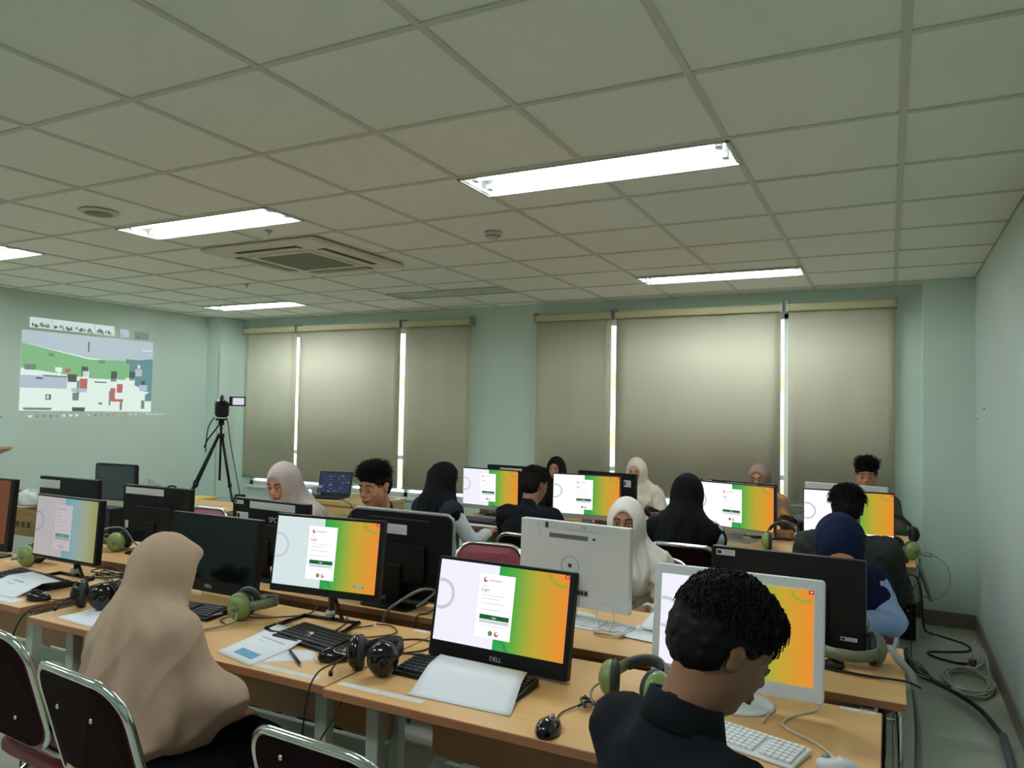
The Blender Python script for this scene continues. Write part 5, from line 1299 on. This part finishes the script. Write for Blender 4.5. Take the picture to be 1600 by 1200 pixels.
def hair(root, p, vox=.007, style='short', seed=1, n=1500, length=.03, curl=0.0, m=HAIRM, amp=.003):
    F = Field(p.C - .17, p.C + .17, vox); M, C = p.M, p.C
    P = lambda x, y, z: C + M @ np.array([x, y, z])
    E_ = lambda c, r, k=.02, op='+': F.ell(P(*c), r, M, k=k, op=op)
    if style == 'full':
        E_((0, -.012, .060), (.086, .104, .088)); E_((0, -.042, .015), (.081, .076, .088))
        E_((0, .052, .084), (.056, .036, .032), k=.03)
    elif style == 'quiff':
        E_((0, -.012, .048), (.079, .099, .080)); E_((0, -.040, .010), (.0755, .071, .082)); E_((0, .040, .090), (.056, .054, .036), k=.03); E_((0, -.01, .092), (.064, .074, .036), k=.03)
    else:
        E_((0, -.014, .048), (.081, .103, .079)); E_((0, -.040, .004), (.078, .074, .086)); E_((0, .052, .086), (.056, .036, .030), k=.03)
    if curl: F.disp(lambda X, Y, Z: amp * 1.6 * (np.sin(95 * X + 3 * np.sin(60 * Z)) * np.sin(90 * Y + 2 * np.sin(70 * X)) * np.sin(88 * Z + 2 * np.sin(64 * Y))))
    else: F.disp(lambda X, Y, Z: amp * (np.sin(60 * X + 20 * Y) * np.sin(50 * Z - 30 * Y) + .5 * np.sin(140 * X + 90 * Z)))
    E_((0, .115, -.030), (.085, .075, .088), k=.008, op='-')
    E_((0, .060, -.06), (.10, .075, .062), k=.008, op='-')
    for s in (-1, 1): E_((s * .085, .000, -.022), (.030, .032, .036), k=.008, op='-')
    E_((0, -.02, -.135), (.12, .12, .075), k=.01, op='-')
    o = F.mesh('hair', m, root)
    # locks
    me = o.data; rr = random.Random(seed); b = MB(); nv = len(me.vertices); up = Vector(M[:, 2]); bk = Vector(-M[:, 1]); Cc = Vector(C)
    lowz = 0
    for _ in range(int(n * 1.6)):
        v = me.vertices[rr.randrange(nv)]; q = v.co - Cc; nrm = q.normalized(); h = q.dot(up)
        if h < -.02: continue
        ln = length * rr.uniform(.5, 1.2) * (1.0 if h > .05 else .35)
        tg = Vector((rr.uniform(-1, 1), rr.uniform(-1, 1), rr.uniform(-1, 1)))
        tg = (tg - nrm * tg.dot(nrm)).normalized()
        d0 = (nrm * .55 + tg * .55 + bk * .25 * (0 if style == 'full' else -1)).normalized()
        if style == 'quiff' and h > .04: d0 = (d0 + up * 1.1).normalized()
        p0 = v.co - nrm * .006; p1 = p0 + d0 * ln * .5; d1 = (d0 + tg * curl - nrm * (.5 + curl) * 1.0).normalized(); p2 = p1 + d1 * ln * .5
        p3 = p2 + (d1 - nrm * (.4 + curl) - tg * curl * 1.2).normalized() * ln * .35
        b.tube([p0, p1, p2, p3], [.0018, .0016, .0011, .0003], 3, m)
    b.build('locks', m, o)['kind'] = 'stuff'
    return o
def hijab(root, p, m, vox=.008, cape=.30, seed=0.0, hem=None, amp=.006, open_=True, w=1.0, tip=None, back=.0, under=None, facew=.065, faceh=.090, brim=0.0, cuts=None, extra=None, armf=None):
    M, C, N, t = p.M, p.C, p.N, p.t
    F = Field((-.46, -.36, max(.30, N[2] - cape - .16)), (.46, max(.46, C[1] + .22), C[2] + .19), vox)
    P = lambda x, y, z: C + M @ np.array([x, y, z])
    F.ell(P(0, -.014, .028), (.086, .106, .101), M, k=.02)
    F.ell(P(0, .026, -.035), (.074, .072, .098), M, k=.035)
    if brim: F.ell(P(0, .075, .070), (.062, .040, .030), M, k=.035)
    F.cone(P(0, -.02, -.02), N + .03 * t, .086, .092 * w, k=.06)
    F.cone(P(0, -.06, .0), N - .03 * t - .03 * p.fw, .06, .10 * w, k=.06)
    B = p.B
    for s in (0, 1): F.cone(N - .01 * t, p.Sh[s] - .01 * t, .080, .064, k=.06)
    F.cone(N - .03 * t + .01 * p.fw, N - (cape * .6) * t + .05 * p.fw, .13 * w, .15 * w, k=.06)
    F.cone(N - .05 * t - .02 * p.fw, N - (cape * .7) * t - .03 * p.fw, .12 * w, .14 * w, k=.06)
    for s in (0, 1):
        F.cone(p.Sh[s], p.Sh[s] + (p.El[s] - p.Sh[s]) * (min(1.0, cape * 2.3) if armf is None else armf), .070 if armf is None else .058, .068 if armf is None else .056, k=.06)
    if extra: extra(F, p)
    z0 = N[2] - cape
    def dsp(X, Y, Z):
        th = np.arctan2(X - N[0], Y - N[1] + .02); low = np.clip((C[2] - .03 - Z) / .22, 0, 1)
        return low * amp * (np.sin(9 * th + 3 * np.sin(7 * Z + seed) + seed) + .6 * np.sin(17 * th - 13 * Z + seed * 2)) - low * amp * 1.5 * (1 - np.abs(np.sin(3.5 * th + 2.2 * np.sin(5 * Z + seed) + 4 * Z + seed))) ** 3 + .0012 * np.sin(40 * Z + 30 * X + 5 * np.sin(20 * Y))
    F.disp(dsp)
    F.ell(P(0, .135, -.006), (facew, .098, faceh), M, k=.006, op='-')
    # hem: a slanted lower edge
    F.plane(N + np.array([0, 0, -cape]) if hem is None else hem[0], (0, -.25, -1) if hem is None else hem[1])
    for c in cuts or (): F.plane(*c)
    o = F.mesh('hijab', m, root)
    return o
def collar(root, p, m, r=.068, h=.045):
    b = MB(); n = 28; v = []; f = []
    Mt = Matrix([list(x) for x in p.B]); c0 = Vector(p.N + .022 * p.t)
    for i in range(n + 1):
        a = R(100) + R(340) * i / n
        for rr, hh in ((r * .93, .0), (r * .90, h), (r * 1.02, h * 1.02), (r * 1.22, -.004), (r * 1.16, -.008), (r * .98, h * .8)):
            v.append(c0 + Mt @ Vector((rr * math.cos(a), rr * math.sin(a) + .004, hh + .012 * math.sin(a) * -1)))
    for i in range(n):
        for j in range(5): f.append((i * 6 + j, i * 6 + j + 1, i * 6 + 7 + j, i * 6 + 6 + j))
    b.add(v, f, m, None, True); o = b.build('collar', m, root)
    s = o.modifiers.new('s', 'SOLIDIFY'); s.thickness = .002
    return o
SK1 = skin('tan_skin', (168, 120, 92)); SK2 = skin('brown_skin', (146, 100, 74)); SK3 = skin('light_tan_skin', (190, 142, 114)); SK4 = skin('deep_tan_skin', (132, 92, 66))
def cloth(n, rgb, rough=.9, noise=.03): return mat(n, rgb, rough, noise=noise, nscale=18, bump=.10, bscale=420, spec=.2)
BLKC = cloth('black_cotton', (15, 17, 22)); DKC = cloth('black_hijab_cloth', (11, 12, 15)); BEIGE = cloth('beige_hijab_cloth', (182, 157, 134)); GREYH = cloth('grey_hijab_cloth', (184, 172, 166)); WHTH = cloth('white_hijab_cloth', (222, 218, 210))
CREAM = cloth('cream_hijab_cloth', (214, 204, 186)); BRWN = cloth('brown_hijab_cloth', (136, 116, 106)); NAVY = cloth('navy_jersey', (14, 23, 54)); WSHT = cloth('white_shirt_cloth', (214, 222, 222)); LBLU = cloth('light_blue_shirt_cloth', (150, 172, 212)); OFFW = cloth('offwhite_shirt_cloth', (206, 196, 180))
GJKT = cloth('dark_grey_jacket_cloth', (46, 48, 46)); VEST = cloth('charcoal_vest_cloth', (34, 40, 46)); BATIK = cloth('ochre_batik_cloth', (180, 130, 70), noise=.5); DPNT = cloth('dark_trouser_cloth', (16, 18, 20))
def P_(*a): return np.array(a, float)
# 1 woman in the long beige hijab, nearest left
p = pose(lean=.22, side=-.22, hy=R(3), hp=.28, hfwd=.05, hands=((-.06, .27, .66), (.08, .28, .66)), elb=((-.26, .02, .76), (.10, .04, .74)), knees=.44)
t = person_root('woman in a long beige hijab seen from behind at the left desk', (-2.05, -.07, 1.035), R(-4), p)
body_mesh(t, p, SK3, .009); face_parts(t, None, p)
shirt(t, p, BLKC, .011, off=.006, a=.002, name='black_blouse'); trousers(t, p, DPNT, .012, skirt=True); shoes(t, p)
def ex(F, p):
    N = p.N
    F.cone(p.Sh[1] + P_(0, 0, -.01), p.Sh[1] + P_(.05, .05, -.20), .068, .072, k=.05)
    F.cone(p.Sh[1] + P_(.02, .04, -.08), p.Sh[1] + P_(.17, .10, -.25), .055, .035, k=.05)
    F.cone(p.Sh[1] + P_(.13, .07, -.20), p.N + P_(.05, .0, -.46), .06, .10, k=.06)
    F.cone(p.Sh[1] + P_(.15, .10, -.22), p.N + P_(.12, .10, -.40), .04, .06, k=.06)
    F.cone(p.Sh[0] + P_(0, 0, -.01), p.Sh[0] + P_(-.02, .0, -.26), .066, .07, k=.05)
    F.cone(N + P_(0, -.04, -.10), p.H + P_(0.02, -.05, .08), .13, .145, k=.06)
hijab(t, p, BEIGE, .008, cape=.66, seed=1.0, amp=.0065, extra=ex, brim=1, hem=(p.N + P_(.31, 0, -.29), (1.05, -.10, -1)), w=1.0, cuts=[(P_(0, 0, .56), (0, 0, -1))])
# 2 young man in the black shirt, nearest right
p = pose(lean=.20, hy=R(-16), hp=.50, hr=R(0), hfwd=.055, hands=((-.15, .42, .79), (.17, .40, .79)))
t = person_root('young man in a black collared shirt, back of his curly head nearest us', (-.322, -.25, 1.115), R(-36), p)
seat_under(t, 'chair under the young man in the black shirt nearest us', 0.8, -0.02, 0)
body_mesh(t, p, SK4, .006); face_parts(t, None, p)
shirt(t, p, BLKC, .009, off=.016, name='shirt', seed=.6); collar(t, p, BLKC, .070, .05); trousers(t, p, DPNT, .012); shoes(t, p)
hair(t, p, .0055, 'full', 3, 5000, .024, curl=.9, amp=.0028)
# 3 woman in the grey hijab looking down at left
p = pose(lean=.20, hy=R(4), hp=.36, hfwd=.07)
t = person_root('woman in a light grey hijab looking down behind the lettered monitor', (-3.20, 1.62, 1.105), PI, p)
seat_under(t, 'chair under the woman in the grey hijab', 0.8, -0.02, 0)
body_mesh(t, p, SK3, .008); face_parts(t, None, p); shirt(t, p, cloth('grey_blouse', (170, 166, 160)), .011, off=.018, seed=1.2); trousers(t, p, DPNT, .012, True); shoes(t, p)
hijab(t, p, GREYH, .0075, cape=.24, seed=2.0, amp=.008)
# 4 boy with the high fade looking sideways
p = pose(lean=.16, hy=R(-4), hp=.18, hfwd=.06)
t = person_root('boy with thick swept-up black hair looking aside above the silver-rimmed computer', (-2.52, 1.60, 1.125), PI, p)
seat_under(t, 'chair under the boy looking sideways at left', 0.8, -0.02, 0)
body_mesh(t, p, SK1, .0065); face_parts(t, None, p); shirt(t, p, BLKC, .011, off=.016, seed=2.2); trousers(t, p, DPNT, .012); shoes(t, p)
hair(t, p, .0065, 'quiff', 5, 2600, .040, curl=.25)
# 5 woman in the white hijab peeking over computer 11
p = pose(lean=.20, hy=R(8), hp=.04, hfwd=.07, w=.9, hands=((-.16, .42, .80), (.14, .34, .86)))
t = person_root('woman in a white hijab peeking over the white computer numbered 11', (-1.118, 1.62, 1.05), PI, p)
seat_under(t, 'chair under the woman in the white hijab behind computer 11', 0.8, 0, 0)
body_mesh(t, p, SK2, .0065); face_parts(t, None, p); shirt(t, p, OFFW, .008, off=.018, seed=3.1, a=.009, to=.9); trousers(t, p, DPNT, .012, True); shoes(t, p)
hijab(t, p, WHTH, .0075, cape=.17, seed=3.0, amp=.009, w=.9, armf=.1)
# 6 person in the navy headscarf bent over the desk
p = pose(lean=.55, hy=R(8), hp=.78, hfwd=.10, w=.76, hands=((-.08, .50, .82), (.06, .50, .82)), elb=((-.20, .26, .78), (.17, .26, .78)))
t = person_root('person in a navy headscarf bowed low behind the wide black monitor back', (-.215, 1.50, 1.045), PI, p, .95)
seat_under(t, 'chair under the person in the navy headscarf', 0.8, .09, 0)
body_mesh(t, p, SK3, .008); face_parts(t, None, p); shirt(t, p, LBLU, .010, off=.014, seed=4.1, a=.004); trousers(t, p, DPNT, .012); shoes(t, p)
def ex6(F, p):
    F.cone(p.N + P_(0, -.02, -.02), p.H + .26 * p.t - .03 * p.fw, .12, .13, k=.06)
hijab(t, p, NAVY, .008, cape=.24, seed=4.0, amp=.005, extra=ex6, faceh=.08, w=.85, armf=.3)
# 7 woman in black hijab with vest, back to us
p = pose(lean=.10, hy=R(-30), hp=.22, hfwd=.04)
t = person_root('woman in a black hijab and charcoal vest over white sleeves, left, back to us', (-2.675, 2.56, 1.085), R(-18), p)
seat_under(t, 'chair under the woman in the black hijab and charcoal vest', 0.8, -0.02, 0)
body_mesh(t, p, SK3, .009); face_parts(t, None, p); shirt(t, p, WSHT, .009, off=.014, seed=5.1, a=.004); trousers(t, p, DPNT, .012, True); shoes(t, p)
F = Field((-.36, -.30, .38), (.36, .34, p.N[2] + .10), .009)
torso(F, p, .034); F.cone(p.N - .04 * p.t, p.N + .03 * p.t, .085, .075, k=.03)
for s in (0, 1): F.cone(p.Sh[s] - .02 * p.t + p.rx * (.035 if s else -.035), p.Sh[s] - .10 * p.t + p.rx * (.10 if s else -.10), .05, .07, k=.01, op='-')
F.cone(p.N - .02 * p.t, p.N + .12 * p.t, .052, .06, k=.004, op='-'); F.mesh('vest', VEST, t)
hijab(t, p, DKC, .008, cape=.20, seed=5.0, amp=.006, armf=.02)
# 8 boy in black, back to us
p = pose(lean=.10, hy=R(-20), hp=.20, hfwd=.05)
t = person_root('boy in a black shirt with short hair seated with his back to us', (-2.04, 2.60, 1.085), R(0), p)
body_mesh(t, p, SK2, .008); face_parts(t, None, p); shirt(t, p, BLKC, .010, off=.022, seed=6.1); trousers(t, p, DPNT, .012); shoes(t, p)
hair(t, p, .007, 'short', 8, 2200, .026, curl=.15)
# 9 woman in black hijab, right, back to us
p = pose(lean=.10, hy=R(2), hp=.25, hfwd=.05)
t = person_root('woman in a black hijab and white shirt at centre right, back to us', (-1.06, 2.56, 1.095), R(-4), p)
body_mesh(t, p, SK3, .009); face_parts(t, None, p); shirt(t, p, WSHT, .009, off=.014, seed=7.1, a=.004); trousers(t, p, DPNT, .012, True); shoes(t, p)
def ex9(F, p):
    F.cone(p.N + P_(0, -.05, -.02), p.N + P_(-.02, -.10, -.30), .11, .14, k=.06); F.cone(p.Sh[0] + P_(0, 0, 0), p.Sh[0] + P_(-.03, .02, -.10), .06, .05, k=.05)
hijab(t, p, DKC, .008, cape=.26, seed=6.0, amp=.006, extra=ex9, armf=.15)
# 10 boy in the grey jacket
p = pose(lean=.12, hy=R(0), hp=.25, hfwd=.05, w=1.12)
t = person_root('boy in a dark grey jacket with his back to us at the aisle end', (-.235, 2.52, 1.07), R(2), p)
seat_under(t, 'chair under the boy in the grey jacket at the aisle', 0.78, .05, 0)
body_mesh(t, p, SK2, .009); face_parts(t, None, p); shirt(t, p, GJKT, .010, off=.040, seed=8.1, a=.006, name='jacket', f=1.1); trousers(t, p, DPNT, .012); shoes(t, p)
hair(t, p, .007, 'full', 10, 2600, .034, curl=.2)
# 11-14 back row facing us
p = pose(lean=.16, hy=R(8), hp=.06, hfwd=.06)
t = person_root('woman in a black hijab facing us by the narrow blind', (-2.68, 4.42, 1.04), PI, p)
seat_under(t, 'chair under the woman in the black hijab by the window', 0.8, 0, 0)
body_mesh(t, p, SK1, .0095); face_parts(t, None, p); shirt(t, p, BLKC, .013, off=.02, seed=9.1); trousers(t, p, DPNT, .012, True); shoes(t, p)
hijab(t, p, DKC, .008, cape=.24, seed=7.0, amp=.006)
p = pose(lean=.14, hy=R(-8), hp=.22, hfwd=.05)
t = person_root('woman in a cream hijab and blouse looking down by the window', (-1.945, 4.42, 1.06), PI + R(10), p)
seat_under(t, 'maroon chair half seen behind the cream hijab woman by the window', 0.84, -0.02, 0.2)
body_mesh(t, p, SK3, .0095); face_parts(t, None, p); shirt(t, p, OFFW, .013, off=.024, seed=10.1, a=.006); trousers(t, p, DPNT, .012, True); shoes(t, p)
hijab(t, p, CREAM, .008, cape=.20, seed=8.0, amp=.010)
p = pose(lean=.18, hy=R(-12), hp=.16, hfwd=.06)
t = person_root('woman in a brown hijab, glasses and ochre batik sleeve at right', (-.955, 4.42, 1.055), PI + R(6), p)
seat_under(t, 'chair under the woman in the ochre batik sleeve', 0.8, 0, 0)
body_mesh(t, p, SK1, .0095); face_parts(t, None, p); shirt(t, p, BATIK, .013, off=.024, seed=11.1, a=.006); trousers(t, p, DPNT, .012, True); shoes(t, p)
hijab(t, p, BRWN, .008, cape=.20, seed=9.0, amp=.007)
b = MB(); P2 = lambda x, y, z: Vector(p.C + p.M @ np.array([x, y, z]))
for s in (-1, 1): b.tube([P2(s * .032 + .021 * math.cos(a * PI / 8), .100, .0 + .017 * math.sin(a * PI / 8)) for a in range(16)], .0013, 5, GREYP, close=True)
b.tube([P2(-.011, .100, .003), P2(.011, .100, .003)], .0013, 5, GREYP); b.build('glasses', GREYP, t)
p = pose(lean=.14, hy=R(2), hp=.08, hfwd=.05)
t = person_root('young man with upright black hair facing us at the right window', (-.195, 4.42, 1.115), PI, p)
seat_under(t, 'chair under the young man at the right window', 0.8, 0, 0)
body_mesh(t, p, SK1, .0095); face_parts(t, None, p); shirt(t, p, cloth('dark_olive_shirt', (70, 76, 66)), .013, off=.02, seed=12.1); trousers(t, p, DPNT, .012); shoes(t, p)
hair(t, p, .007, 'quiff', 14, 2200, .042, curl=.1)
